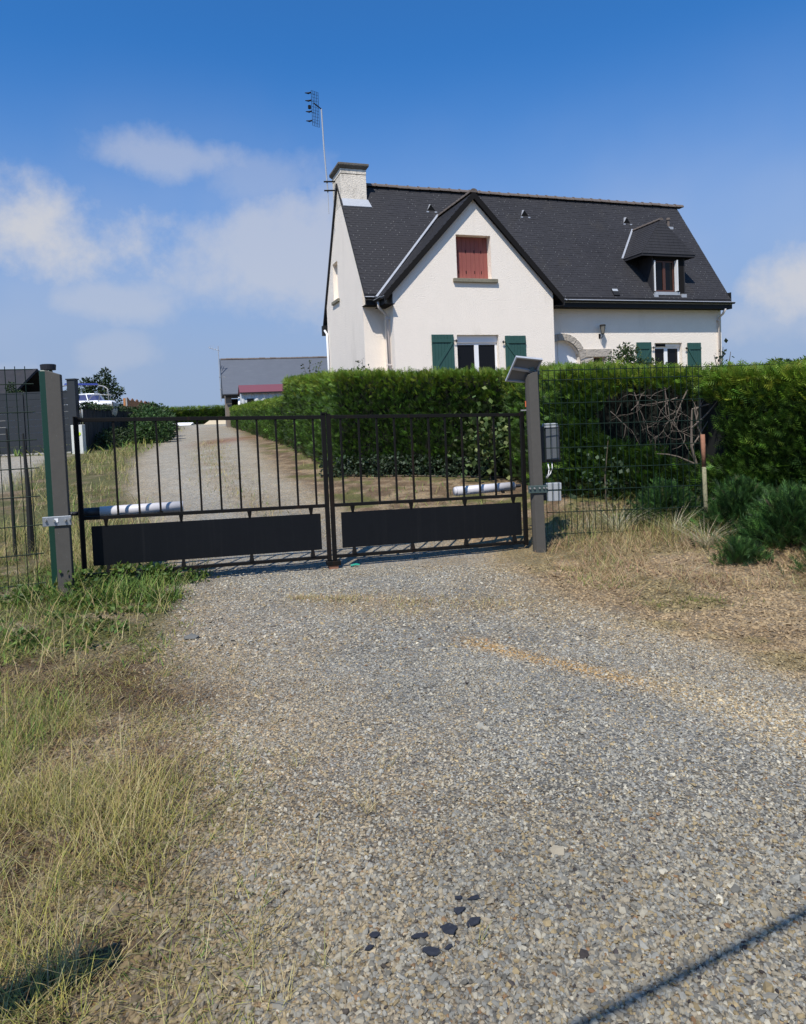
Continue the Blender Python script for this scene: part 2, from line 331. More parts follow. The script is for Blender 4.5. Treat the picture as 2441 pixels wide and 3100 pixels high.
# ------------------------------------------------------------------ ground sheets
def lines(dense, lo, hi, step, growth, out_lo, out_hi):
    a = list(np.arange(lo, hi, step)); s = step; x = lo
    neg = []
    while x > out_lo: s *= growth; x -= s; neg.append(x)
    s = step; x = hi; pos = [hi]
    while x < out_hi: s *= growth; x += s; pos.append(x)
    return np.array(neg[::-1]+a+pos)
gx = lines(1, -4.5, 4.6, .055, 1.07, -700, 700); gy = lines(1, 1.0, 12, .055, 1.035, -60, 1500)
GX, GY = np.meshgrid(gx, gy); GZ = gz(GX, GY); V = np.stack([GX, GY, GZ], -1).reshape(-1, 3); C = gcol(GX, GY); C = (C*(1-.22*(1-sm((GY-2.6)/1.0))-.10*(1-sm((GY-6)/2)))[..., None]).reshape(-1, 3)  # near ground darkened in colour, painting the shade in gaps between stones
nx, ny = len(gx), len(gy); I = np.arange(nx*ny).reshape(ny, nx)
Fq = np.stack([I[:-1, :-1], I[:-1, 1:], I[1:, 1:], I[1:, :-1]], -1).reshape(-1, 4)
cen = V[Fq].mean(1); dm = (cen[:, 0] > XL(cen[:, 1])+(fbm(cen[:, 0], cen[:, 1], 3)-.5)*.3) & (cen[:, 0] < XR(cen[:, 1])+(fbm(cen[:, 0], cen[:, 1], 3, 4)-.5)*.3) & (cen[:, 1] < 75) & (cen[:, 1] > -5)
def sub(name, mask, **k):
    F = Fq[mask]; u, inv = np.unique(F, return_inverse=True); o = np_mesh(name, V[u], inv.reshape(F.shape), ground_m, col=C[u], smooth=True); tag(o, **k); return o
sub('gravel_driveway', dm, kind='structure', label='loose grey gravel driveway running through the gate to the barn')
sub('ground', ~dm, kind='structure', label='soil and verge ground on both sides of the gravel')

# ------------------------------------------------------------------ scatter helpers
def rots(n, tilt=1.0):
    a = rng.random(n)*2*PI; b = (rng.random(n)-.5)*2*tilt; c = (rng.random(n)-.5)*2*tilt
    ca, sa, cb, sb, cc, sc = np.cos(a), np.sin(a), np.cos(b), np.sin(b), np.cos(c), np.sin(c); Z = np.zeros(n); O = np.ones(n)
    Rz = np.array([[ca, -sa, Z], [sa, ca, Z], [Z, Z, O]]).transpose(2, 0, 1); Rx = np.array([[O, Z, Z], [Z, cb, -sb], [Z, sb, cb]]).transpose(2, 0, 1); Ry = np.array([[cc, Z, sc], [Z, O, Z], [-sc, Z, cc]]).transpose(2, 0, 1)
    return Rx@Ry@Rz
def frames(d, up=None):
    """rotation matrices whose local +Y is d and local Z roughly random"""
    d = d/np.linalg.norm(d, axis=1, keepdims=True); r = rng.normal(size=d.shape); r -= (r*d).sum(1, keepdims=True)*d; r /= np.linalg.norm(r, axis=1, keepdims=True)
    if up is not None:
        r2 = up-(up*d).sum(1, keepdims=True)*d; r = r2+r*.6; r -= (r*d).sum(1, keepdims=True)*d; r /= np.linalg.norm(r, axis=1, keepdims=True)
    return np.stack([np.cross(d, r), d, r], -1)
def scatter(pv, pf, pos, rot, scale):
    s = scale[:, None, None] if scale.ndim == 1 else scale[:, None, :]
    V = np.einsum('nij,nkj->nki', rot, pv[None]*s)+pos[:, None, :]
    F = pf[None]+(np.arange(len(pos))*len(pv))[:, None, None]
    return V.reshape(-1, 3), F.reshape(-1, pf.shape[1])
def palette(n, cols, wts, jit=.15):
    cols = np.array(cols); i = rng.choice(len(cols), n, p=np.array(wts)/sum(wts)); c = cols[i]*np.exp(rng.normal(0, jit, (n, 1))); return c*np.exp(rng.normal(0, .05, (n, 3)))
def blades(x, y, h, wd, lean, curve, cols, base_z=None, tipcol=1.0, az=None):
    """curved tapering blades, five vertices each"""
    n = len(x); a = rng.random(n)*2*PI if az is None else az; z = gz(x, y) if base_z is None else base_z
    d = np.stack([np.cos(a), np.sin(a)], 1); s = np.stack([-d[:, 1], d[:, 0]], 1)
    def lev(t): hor = (lean*t+curve*t*t)*h; return np.stack([x+d[:, 0]*hor, y+d[:, 1]*hor, z-.005+h*t*(1-.25*curve*t)], 1)
    P0, P1, P2 = lev(0), lev(.5), lev(1.0); S = np.concatenate([s, np.zeros((n, 1))], 1)*wd[:, None]*.5
    V = np.stack([P0-S, P0+S, P1-S*.8, P1+S*.8, P2], 1).reshape(-1, 3)
    b = (np.arange(n)*5)[:, None]; F = np.concatenate([b+np.array([[0, 1, 3]]), b+np.array([[0, 3, 2]]), b+np.array([[2, 3, 4]])], 0)
    return V, F, np.repeat(cols, 5, 0)
def sample(n, x0, x1, y0, y1, dens):
    """rejection sampling on the ground, dens(x,y) in 0..1"""
    x = rng.uniform(x0, x1, n); y = rng.uniform(y0, y1, n); k = rng.random(n) < dens(x, y); return x[k], y[k]

# ------------------------------------------------------------------ pebbles
def ico():
    t = (1+5**.5)/2; v = np.array([(-1, t, 0), (1, t, 0), (-1, -t, 0), (1, -t, 0), (0, -1, t), (0, 1, t), (0, -1, -t), (0, 1, -t), (t, 0, -1), (t, 0, 1), (-t, 0, -1), (-t, 0, 1)], float)
    v /= np.linalg.norm(v[0]); f = np.array([(0, 11, 5), (0, 5, 1), (0, 1, 7), (0, 7, 10), (0, 10, 11), (1, 5, 9), (5, 11, 4), (11, 10, 2), (10, 7, 6), (7, 1, 8), (3, 9, 4), (3, 4, 2), (3, 2, 6), (3, 6, 8), (3, 8, 9), (4, 9, 5), (2, 4, 11), (6, 2, 10), (8, 6, 7), (9, 8, 1)]); return v, f
IV, IF = ico(); OV = np.array([(1, 0, 0), (0, 1, 0), (-1, 0, 0), (0, -1, 0), (0, 0, .9), (0, 0, -.9)], float); OF = np.array([(0, 1, 4), (1, 2, 4), (2, 3, 4), (3, 0, 4), (1, 0, 5), (2, 1, 5), (3, 2, 5), (0, 3, 5)])
def half(y): return .60*y+.55
def pebbles(n, y0, y1, r0, r1, pv, pf, big=0, pw=1.0):
    u = rng.random(n); y = y0+(y1-y0)*u; x = (rng.random(n)*2-1)*half(y); z = zones(x, y)
    keep = rng.random(n) < (1-.62*z['left']*(1-.3*z['n2']))*(1-.5*z['green'])*(1-.6*z['patch'])*(1-.35*z['right']); x, y = x[keep], y[keep]; n = len(x); z = zones(x, y)
    r = rng.uniform(r0, r1, n)*np.exp(rng.normal(0, .22, n))*(1+.5*z['left']*rng.random(n)+.7*z['right']*rng.random(n)+.25*(1-sm((y-2.2)/.5)))
    sc = np.stack([r*rng.uniform(.9, 1.55, n), r*rng.uniform(.7, 1.1, n), r*rng.uniform(.42, .80, n)], 1)
    pos = np.stack([x, y, gz(x, y)+sc[:, 2]*.28], 1)
    # compress toward zone colour
    g = gcol(x, y); gr = np.ones((n, 1))*g.mean(1, keepdims=True); c = g*1.12
    kind = rng.random(n); kind = np.where((y > 3) & (kind > .30) & (kind < .36), .9, kind)
    c = np.where((kind < .30)[:, None], gr*np.array((1.0, 1.02, 1.0))*1.05, c)
    c = np.where(((kind > .30) & (kind < .42))[:, None], np.array((.36, .345, .30))*(.5+2.2*gr), c)
    c = np.where(((kind > .42) & (kind < .52))[:, None], np.array((.30, .245, .155))*np.ones((n, 1)), c)
    c = np.where(((kind > .52) & (kind < .68))[:, None], gr*.66*np.array((1.0, 1.0, .97)), c)
    c = np.where((kind > .985)[:, None], np.array((.06, .055, .06))*np.ones((n, 1)), c)
    c = np.where(((kind > .975) & (kind < .985))[:, None], np.array((.22, .14, .085))*np.ones((n, 1)), c)
    zr = np.clip(z['right']*.85+z['left']*.45+z['edge']*.3, 0, .9)[:, None]; c = c*(1-zr)+g*.98*zr; c *= np.array((1.06, 1.0, .88))*1.04
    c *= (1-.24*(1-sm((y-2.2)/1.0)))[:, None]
    c *= np.exp(rng.normal(0, .15, (n, 1)))
    jv = pv*1.0; Vp, Fp = scatter(jv, pf, pos, rots(n, .65), sc)
    k = len(pv); jit = 1+rng.normal(0, .20, (n, k, 1)); Vp = (Vp.reshape(n, k, 3)-pos[:, None])*jit+pos[:, None]
    return Vp.reshape(-1, 3), Fp, np.repeat(np.clip(c, .015, .75), k, 0)
parts = [pebbles(54000, 1.55, 2.7, .0035, .0066, IV, IF), pebbles(420, 1.6, 5.0, .008, .013, IV, IF), pebbles(64000, 2.7, 4.6, .0046, .0076, OV, OF), pebbles(42000, 4.6, 7.6, .0065, .0105, OV, OF)]
Vs = []; Fs = []; Cs = []; b = 0
for v, f, c in parts: Vs.append(v); Fs.append(f+b); Cs.append(c); b += len(v)
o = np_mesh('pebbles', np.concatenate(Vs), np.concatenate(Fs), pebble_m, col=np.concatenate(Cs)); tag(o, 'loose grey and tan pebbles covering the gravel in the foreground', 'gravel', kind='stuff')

# ------------------------------------------------------------------ grass
DRY = [(.40, .32, .14), (.47, .40, .20), (.33, .27, .10), (.29, .27, .08), (.32, .23, .11)]; GRN = [(.13, .20, .035), (.09, .16, .03), (.19, .23, .05), (.06, .12, .025)]
FC = lambda x, y: sm((y-13)/2)*sm((XL(y)-2.0-x)/.7)*(1-sm((y-24.3)/.4))
def clumpy(x, y, s, o): return sm((fbm(x, y, s, o)-.36)/.22)
def build_grass(name, sets, label, cat='grass'):
    Vs = []; Fs = []; Cs = []; b = 0
    for v, f, c in sets: Vs.append(v); Fs.append(f+b); Cs.append(c); b += len(v)
    o = np_mesh(name, np.concatenate(Vs), np.concatenate(Fs), straw_m, col=np.concatenate(Cs)); return tag(o, label, cat, kind='stuff')
U = rng.uniform
def grass(n, box, dens, h, wd, lean, curve, cols, wts, az=None):
    x, y = sample(n, *box, dens); m = len(x); return blades(x, y, U(*h, m), U(*wd, m), U(*lean, m), U(*curve, m), palette(m, cols, wts), az=None if az is None else U(*az, m))
fg = lambda x, y: (1-sm((x-XL(y)+.36)/.5))*clumpy(x, y, 2.6, 31)
YG = [(.34, .31, .07), (.40, .35, .10), (.20, .22, .045)]
build_grass('dry_grass', [
    grass(30000, (-2.7, -.3, 1.75, 4.1), lambda x, y: fg(x, y)*(1-.55*sm((y-3.1)/.5))*(1-.6*np.exp(-(((x+1.25)/.35)**2+((y-3.35)/.25)**2))), (.04, .13), (.0018, .0032), (-.2, 1.2), (0, .8), DRY+YG+GRN[:2], [3, 2, 3, 3, 1.5, 3, 2, 2, .7, .7]),
    grass(34000, (-3.0, -.2, 1.7, 4.8), lambda x, y: (1-sm((x-XL(y)-.02)/.45))*clumpy(x, y, 3.2, 77), (.012, .05), (.0018, .0034), (.2, 2.6), (0, .6), DRY+YG+GRN[:2]+[(.12, .09, .04)], [3, 2, 3, 3, 2, 2, 2, 2, .8, .8, 2]),
    grass(7500, (-2.6, -.3, 1.75, 3.4), lambda x, y: fg(x, y)*.85, (.12, .27), (.0016, .0026), (.1, 1.0), (.1, .9), DRY+YG[:2], [4, 4, 2, 2, 2, 2, 2]),
    grass(1500, (-2.7, .2, 1.75, 5.0), lambda x, y: (1-sm((x-XL(y)-.0)/.6))*.7, (.06, .20), (.0015, .0024), (0, 1.6), (.1, .8), DRY, [3, 4, 1, 1, 2]),
    grass(1000, (-2.6, -1.85, 3.0, 4.0), lambda x, y: (1-sm((x+1.9)/.4))*sm((y-2.9)/.3)*clumpy(x, y, 3, 8), (.10, .28), (.0022, .0034), (0, .8), (.1, .8), GRN[:3]+DRY[:1]+YG[:1], [3, 2, 3, 2, 2])],
    'tall dry straw grass on the verge at the lower left')
build_grass('weedy_grass', [
    grass(20000, (-5.2, -1.5, 4.2, 8.4), lambda x, y: (1-sm((x-XL(y)+.1)/.5))*clumpy(x, y, 2.5, 3)*sm((y-4.4)/.4), (.02, .075), (.004, .009), (0, 1.6), (0, .8), GRN+DRY[2:4]+[(.17, .17, .03)], [3, 2, 3, 2, .6, 1, 2]),
    grass(2600, (-3.6, -2.1, 6.1, 7.4), lambda x, y: clumpy(x, y, 4, 5)*(1-sm((x+2.1)/.2)), (.07, .24), (.006, .012), (0, .9), (0, .9), GRN, [2, 2, 2, 2]),
    grass(500, (-3.4, -2.0, 4.4, 6.6), lambda x, y: x*0+1, (.12, .3), (.003, .005), (0, .9), (.2, 1.0), DRY[:3]+GRN[:1], [3, 2, 1, 1])],
    'low green weeds and moss around the foot of the left gate post')
build_grass('verge_grass', [
    grass(24000, (-12, -3.0, 8.6, 24.5), lambda x, y: (1-sm((x-XL(y)+.2)/.8))*clumpy(x, y, .9, 6)*(1-FC(x, y)), (.06, .30), (.005, .010), (0, .9), (.1, .9), DRY+GRN, [3, 3, 3, 3, 1, 2, 1, 3, 1]),
    grass(8000, (-5.6, -3.3, 7.0, 9.8), lambda x, y: (1-sm((x-XL(y)+.1)/.5))*clumpy(x, y, 1.5, 16), (.10, .34), (.003, .006), (0, 1.0), (.1, .9), DRY+GRN[:3], [4, 3, 3, 4, 1, 1, 1, 1]),
    grass(4000, (-20, -8, 24, 60), lambda x, y: (1-sm((x-XL(y)+.2)/1.2)), (.15, .4), (.03, .05), (0, .9), (.1, .9), GRN+DRY[3:4], [2, 2, 2, 1, 2])],
    'tall yellow green grass on the verge behind the left mesh fence')
bank = lambda x, y: sm((x-XR(y)-.15)/.5)*clumpy(x, y, 2.4, 12)
RUS = [(.40, .25, .15), (.44, .33, .18), (.36, .29, .12), (.28, .16, .09)]
build_grass('bank_grass', [
    grass(9500, (1.3, 4.3, 5.9, 8.6), bank, (.03, .14), (.003, .005), (.3, 2.2), (0, .6), RUS+DRY[:2], [3, 3, 2, 1.5, 1, 1]),
    grass(3500, (1.6, 3.9, 7.0, 9.4), lambda x, y: sm((y-7.2)/.8)*sm((x-1.75)/.3)*.8, (.10, .34), (.003, .005), (0, 1.0), (.2, 1.0), DRY+GRN[:2], [2, 2, 2, 2, 1, 2, 2]),
    grass(1500, (1.7, 2.9, 5.2, 6.2), lambda x, y: np.exp(-(((x-2.35)/.35)**2+((y-5.65)/.16)**2)), (.02, .05), (.004, .007), (0, 1.6), (0, .8), [(.12, .15, .02), (.10, .12, .02)], [1, 1]),
    grass(700, (1.25, 2.2, 6.3, 7.4), bank, (.02, .06), (.004, .006), (0, 1.6), (0, .8), GRN[:3], [1, 1, 1])],
    'flattened dry tan grass on the bank at the foot of the right mesh fence')
tuftp = [(-.6, 6.15, .28, 500), (.1, 6.0, .35, 350), (.65, 5.85, .35, 250), (-.95, 6.2, .12, 200), (-.15, 5.6, .3, 120)]
st = []
for (cx, cy, r, n) in tuftp: x = rng.normal(cx, r*.6, n); y = rng.normal(cy, r*.35, n); st.append(blades(x, y, U(.015, .06, n), U(.003, .005, n), U(.2, 1.6, n), U(0, .6, n), palette(n, DRY+RUS[:2], [3, 2, 2, 2, 1, 2, 2])))
for (cx, cy, n, hh) in [(.16, 2.02, 16, .06), (-.45, 2.5, 14, .08), (-.2, 2.75, 22, .09), (-.16, 3.1, 18, .07), (-.75, 3.6, 20, .06), (-1.15, 4.35, 14, .14), (.05, 2.4, 8, .05), (-.28, 1.95, 16, .1), (-.55, 3.15, 16, .1), (-.9, 4.0, 12, .05), (-.52, 2.05, 30, .14), (-.4, 1.85, 20, .1)]:
    x = rng.normal(cx, .02, n); y = rng.normal(cy, .02, n); st.append(blades(x, y, U(hh*.6, hh*1.3, n), U(.0015, .0026, n), U(.2, 1.5, n), U(0, .6, n), palette(n, DRY, [3, 3, 1, 1, 1])))
yy = rng.uniform(9, 30, 1500); xm = (XL(yy)+XR(yy))/2+.4+rng.normal(0, .35, 1500); st.append(blades(xm, yy, U(.03, .12, 1500), U(.006, .01, 1500), U(.2, 1.4, 1500), U(0, .6, 1500), palette(1500, DRY+GRN[:2], [3, 2, 2, 2, 1, 1, 1])))
xx, yy = sample(14000, -9, 2.2, 9.3, 30, lambda x, y: sm((x-XR(y)-.3)/.5)*(1-sm((x-XR(y)-2.0)/.5))*clumpy(x, y, 1.2, 22)*.9); m_ = len(xx); st.append(blades(xx, yy, U(.04, .14, m_), U(.006, .012, m_), U(.2, 1.4, m_), U(0, .6, m_), palette(m_, GRN+DRY[2:4], [3, 2, 3, 2, 1, 1])))
build_grass('sparse_grass', st, 'scattered dry tufts growing through the gravel of the drive')

# ------------------------------------------------------------------ hedge
def spray_proto(n=4, w=.5, asym=True):
    """flat feathery frond one unit long along +Y"""
    v = [(-.02, 0, 0), (.02, 0, 0), (0, 1, .06)]; f = [(0, 1, 2)]
    for i in range(n):
        t = .15+.7*i/n
        for s in (-1, 1):
            L_ = w*(1-t*.75); k = len(v); tt = t+(.06 if s > 0 else 0)
            v += [(0, tt-.045, .05*t), (0, tt+.065, .05*t), (s*L_*.8, tt+L_*.75, .05*t+.07)]; f.append((k, k+1, k+2))
    return np.array(v, float), np.array(f)
SPV, SPF = spray_proto(); SPV2, SPF2 = spray_proto(2, .6)
def strip_points(P, Q, n, z0f, ztop, thick, top_share=.16):
    """points and outward directions on the face, top of a hedge segment P to Q (2D), face on the right-hand side when going P to Q"""
    P = np.array(P); Q = np.array(Q); d = Q-P; Ln = np.hypot(*d); d = d/Ln; nrm = np.array([d[1], -d[0]])
    t = rng.random(n); zt = ztop[0]*(1-t)+ztop[1]*t; base = P+np.outer(t, Q-P)
    z0 = gz(base[:, 0], base[:, 1])
    top = rng.random(n) < top_share
    s = rng.random(n); z = z0+(zt-z0)*s; bul = .10*(fbm(t*Ln*1.0, z*1.0, .9, 5)-.5)*2+.05*(vnoise(t*Ln, z, 2.5, 2)-.5)*2
    dep = np.abs(rng.normal(0, .07, n)); off = bul-dep
    pos = np.stack([base[:, 0]+nrm[0]*off, base[:, 1]+nrm[1]*off, z], 1)
    dr = np.stack([nrm[0]*.75+d[0]*rng.normal(0, .4, n), nrm[1]*.75+d[1]*rng.normal(0, .4, n), .75+rng.normal(0, .45, n)], 1)
    dt = rng.random(n)*thick; topz = zt-.02+rng.normal(0, .03, n)+.05*(fbm(t*Ln, dt, 2, 7)-.5)
    pos[top] = np.stack([base[:, 0]-nrm[0]*dt, base[:, 1]-nrm[1]*dt, topz], 1)[top]
    dr[top] = np.stack([rng.normal(0, .35, n), rng.normal(0, .35, n), np.ones(n)], 1)[top]
    return pos, dr, top, s, t
HG = [(.050, .105, .014), (.068, .14, .016), (.036, .078, .013), (.095, .17, .02), (.024, .054, .012)]
HT = [(.15, .22, .02), (.11, .20, .018), (.20, .24, .025)]
def hedge(name, label, segs, spray=(.10, .21), proto=(SPV, SPF), hole=None, ends=True):
    e = empty(name, (segs[0][0][0], segs[0][0][1], gzf(*segs[0][0]))); off = np.array(e.location)
    Vs = []; Fs = []; Cs = []; b = 0; cv = []; cf = []
    for (P, Q, zt, n, thick) in segs:
        pos, dr, top, s, t = strip_points(P, Q, n, None, zt, thick)
        if hole is not None and 9 < min(P[1], Q[1]) < 9.5: kk = rng.random(len(pos)) < .45; pos[kk, :2] += rng.random((kk.sum(), 1))*np.array([[.25, .38]])
        n = len(pos); keep = np.ones(n, bool)
        if hole is not None: keep &= rng.random(n) > hole(pos)
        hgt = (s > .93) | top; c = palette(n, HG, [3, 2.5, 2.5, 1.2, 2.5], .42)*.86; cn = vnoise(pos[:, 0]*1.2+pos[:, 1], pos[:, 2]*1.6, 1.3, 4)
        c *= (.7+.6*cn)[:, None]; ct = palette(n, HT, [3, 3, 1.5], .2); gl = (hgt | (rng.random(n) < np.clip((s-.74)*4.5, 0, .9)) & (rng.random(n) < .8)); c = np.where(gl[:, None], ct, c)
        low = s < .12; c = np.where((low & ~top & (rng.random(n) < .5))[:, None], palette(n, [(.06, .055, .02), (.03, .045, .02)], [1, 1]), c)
        sc = U(*spray, n)*np.where(top, 1.0, 1.0); dz = dr
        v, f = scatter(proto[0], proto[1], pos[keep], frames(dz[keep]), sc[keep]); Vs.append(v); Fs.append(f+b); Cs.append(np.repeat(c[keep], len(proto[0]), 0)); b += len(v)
        P = np.array(P); Q = np.array(Q); d = (Q-P)/np.hypot(*(Q-P)); nr = np.array([d[1], -d[0]]); k = len(cv); ins = .62 if hole is not None and 9 < min(P[1], Q[1]) < 9.5 else .13
        for (X, z) in ((P, zt[0]), (Q, zt[1])):
            zb = gzf(*X)-.1
            for (o_, zz) in ((ins, zb), (ins, z-.01), (thick-.05, z-.01), (thick-.05, zb)): cv.append((X[0]-nr[0]*o_-off[0], X[1]-nr[1]*o_-off[1], zz-off[2]))
        cf += [(k, k+4, k+5, k+1), (k+1, k+5, k+6, k+2), (k+2, k+6, k+7, k+3), (k, k+1, k+2, k+3), (k+4, k+7, k+6, k+5)]
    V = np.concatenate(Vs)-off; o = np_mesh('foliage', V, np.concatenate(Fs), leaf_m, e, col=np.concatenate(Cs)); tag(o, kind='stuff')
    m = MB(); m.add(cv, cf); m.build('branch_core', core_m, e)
    tag(e, label, 'hedge'); return e
def hole_f(p):
    q = ((p[:, 0]-3.45)/.66)**2+((p[:, 2]-1.36)/.42)**2; q2 = ((p[:, 0]-3.85)/.26)**2+((p[:, 2]-1.15)/.5)**2
    g = np.maximum(np.clip((1.25-q)*2.5, 0, 1), np.clip((1.2-q2)*2.5, 0, 1)); return g*(p[:, 1] < 10.6)*(p[:, 1] > 8.7)*(p[:, 2] < 1.82)
H0, H1, H2, H3, H4, H5, H6, H7 = (-3.95, 23.6), (-1.35, 14.3), (1.95, 13.2), (2.35, 10.3), (3.9, 9.35), (3.95, 8.8), (4.95, 7.25), (6.4, 6.2)
hg = hedge('clipped_hedge', 'tall clipped green conifer hedge standing in front of the white house', [
    (H0, H1, (2.85, 2.41), 8500, 1.2), (H1, H2, (2.41, 2.25), 6500, 1.2), (H2, H3, (2.25, 2.09), 3400, 1.2), (H3, H4, (2.09, 1.93), 9000, 1.3), (H4, H5, (1.93, 1.87), 1500, 1.3), (H5, H6, (1.87, 1.83), 6500, 1.3), (H6, H7, (1.83, 1.80), 4500, 1.3)], hole=hole_f)
hedge('low_hedge', 'lower trimmed hedge along the far drive leading to the barn', [((-15.2, 61), (-4.1, 24.0), (2.62, 2.25), 14000, 1.1)], spray=(.14, .3), proto=(SPV2, SPF2))
hedge('far_hedge', 'dark level hedge closing off the far end of the drive', [((-38, 92), (-20, 98), (3.3, 3.4), 5000, 2)], spray=(.4, .8), proto=(SPV2, SPF2))
hedge('field_hedge', 'distant overgrown hedge behind the house at the right edge', [((14, 42), (45, 52), (3.2, 3.4), 6000, 2)], spray=(.4, .9), proto=(SPV2, SPF2))
# bare dead branches in the gap of the hedge (part of the hedge)
m = MB(-Vector(hg.location))
def branch(mb, p, d, ln, r, depth):
    pts = [Vector(p)]; d = Vector(d).normalized()
    for i in range(4):
        d = (d+Vector((random.gauss(0, .25), random.gauss(0, .12), random.gauss(0, .25)))).normalized(); pts.append(pts[-1]+d*ln/4)
    mb.tube(pts, [r*(1-.17*i) for i in range(5)], 5)
    if depth:
        for i in (1, 2, 3, 4): branch(mb, pts[i], d+Vector((random.gauss(0, .9), random.gauss(-.1, .3), random.gauss(.1, .7))), ln*.6, r*.55, depth-1)
for (x, y, z, dx, dz, ln, r, dp) in [(3.95, 9.25, .5, -.12, 1, 1.0, .026, 1), (3.9, 9.35, 1.1, -.8, .5, .55, .009, 1), (3.75, 9.45, 1.65, -.6, -.3, .55, .008, 1), (3.2, 9.7, 1.5, .5, .3, .5, .007, 1), (4.0, 9.2, 1.0, .1, .7, .5, .014, 1), (3.25, 9.7, 1.75, .3, -.8, .5, .006, 2), (3.6, 9.5, 1.8, .1, -.9, .6, .007, 2), (3.85, 9.35, 1.75, -.3, -.9, .6, .009, 2), (2.95, 9.85, 1.5, .4, -.5, .4, .006, 1)]:
    branch(m, (x, y, z), (dx, -.05, dz), ln, r, dp)
m.build('dead_branches', deadwood, hg)

# ------------------------------------------------------------------ house (local u along the ridge, v backwards, z up)
YAW = .3315; HB = 1.5; HX, HY = -.139, 22.875
house = empty('house', (HX, HY, HB), YAW); tag(house, 'cream rendered house with steep dark slate roof, gabled wing and chimney', 'house')
O = (0, 0, -HB); W_ = 6.0; PV = 1.044; LU = -.723; RU = 14.475; DV = 6.346; RIDV = (PV+DV)/2; EZ, EV = 5.58, .64; RZ = 10.19
SL = (RZ-EZ)/(RIDV-EV)
def wall(outl, holes, to3, depth=.22, m=render_, name='wall'):
    b = MB(O); vs, fs = wallpoly(outl, holes, to3, depth, 1); b.add(vs, fs); return b.build(name, m, house)
zt_main = EZ+SL*(PV-EV)-.18
arch = [(6.15+0, 1.2)] + [(7.7, 1.2), (7.7, 3.3)] + [(6.95+.75*math.cos(a), 3.3+.75*math.sin(a)) for a in [PI*i/12 for i in range(1, 12)]] + [(6.15, 3.3)]
wall([(0, 1.2), (6, 1.2), (6, 5.62), (3, 8.74), (0, 5.62)], [rect(2.33, 3.62, 6.06, 7.53), rect(2.23, 3.80, 2.75, 4.16)], lambda a, b, d: (a, d, b), .32)
wall([(LU, 1.2), (0, 1.2), (0, zt_main), (LU, zt_main)], [], lambda a, b, d: (a, PV+d, b))
wall([(6, 1.2), (RU, 1.2), (RU, zt_main), (6, zt_main)], [[(6.1, 1.25)]+arch[1:-1]+[(6.1, 3.3)], rect(8.29, 8.82, 2.5, 3.41), rect(11.15, 12.48, 2.6, 3.93)], lambda a, b, d: (a, PV+d, b))
wall([(PV, 1.2), (0, 1.2), (0, 5.62), (PV, 5.8)], [], lambda a, b, d: (d, a, b))
wall([(PV, 1.2), (0, 1.2), (0, 5.62), (PV, 5.8)], [], lambda a, b, d: (6-d, a, b))
gab = [(PV, 1.2), (DV, 1.2), (DV, zt_main), (RIDV, RZ-.1), (PV, zt_main)]
wall(gab, [rect(4.25, 5.05, 6.06, 7.5)], lambda a, b, d: (LU+d, a, b)); wall(gab, [], lambda a, b, d: (RU-d, a, b))
wall([(LU, 1.2), (RU, 1.2), (RU, zt_main), (LU, zt_main)], [], lambda a, b, d: (a, DV-d, b))
# roof slabs
roof = MB(O); th = .16
def slab(mb, pts, t): mb.hexa([(x, y, z-t) for x, y, z in pts], pts)
u0, u1 = LU-.03, RU+.17
slab(roof, [(u0, EV, EZ), (u1, EV, EZ), (u1, RIDV, RZ), (u0, RIDV, RZ)], th)
roof.hexa([(u0-.04, RIDV+.002, RZ-th), (u1, RIDV+.002, RZ-th), (u1, 2*RIDV-EV+.25, EZ-th-.35), (u0-.04, 2*RIDV-EV+.25, EZ-th-.35)], [(u0-.04, RIDV+.002, RZ+.02), (u1, RIDV+.002, RZ+.02), (u1, 2*RIDV-EV+.25, EZ-.35), (u0-.04, 2*RIDV-EV+.25, EZ-.35)])
roof = roof.build('roof', slate_m, house)
WZ, WS = 8.96, 1.05; we = -.35; wez = WZ-WS*(3-we); wvb = RIDV-(RZ-WZ)/SL
wroof = MB(O); wt = .13
for s in (-1, 1):
    ue = 3+s*(3-we); ps = [(ue, -.13, wez), (3, -.13, WZ), (3, wvb+.1, WZ), (ue, EV+(wez-EZ)/SL+.05, wez)]
    if s > 0: ps = ps[::-1]
    wroof.hexa([(x, y, z-wt) for x, y, z in ps], ps)
wroof = wroof.build('roof', slate_m, house)
# bargeboards on the wing
bb = MB(O)
for s in (-1, 1):
    ue = 3+s*(3-we); lo = [(ue, -.155, wez-.24), (3, -.155, WZ-.24), (3, -.12, WZ-.24), (ue, -.12, wez-.24)]; hi = [(a, b, c+.255) for a, b, c in lo]; bb.hexa(lo, hi)
    lo = [(3+s*(3-we), -.12, wez-.19), (3, -.12, WZ-.19), (3, 0, WZ-.19), (3+s*(3-we), 0, wez-.19)]; hi = [(a, b, c+.03) for a, b, c in lo]; bb.hexa(lo, hi)
bb.build('bargeboard', wood_dark, house)
# box eaves: fascia + soffit
def board(a, b, name='fascia', m=zinc_dark): MB(O).box(a, b).build(name, m, house)
board((6.38, EV-.03, 5.235), (u1, EV, EZ-.05)); board((6.38, EV, 5.235), (u1, PV+.0, 5.255), 'soffit', wood_dark)
board((u0, EV-.03, 5.235), (-.34, EV, EZ-.05)); board((u0, EV, 5.235), (0, PV, 5.255), 'soffit', wood_dark)
board((we, -.2, wez-.30), (we+.03, EV, wez-.02)); board((we, -.2, wez-.30), (0, EV+.2, wez-.28), 'soffit', wood_dark)
board((6.32, -.2, wez-.30), (6.35, EV, wez-.02)); board((6, -.2, wez-.30), (6.35, EV+.2, wez-.28), 'soffit', wood_dark)
board((u1-.03, EV, 5.235), (u1, PV, 5.9), 'fascia')
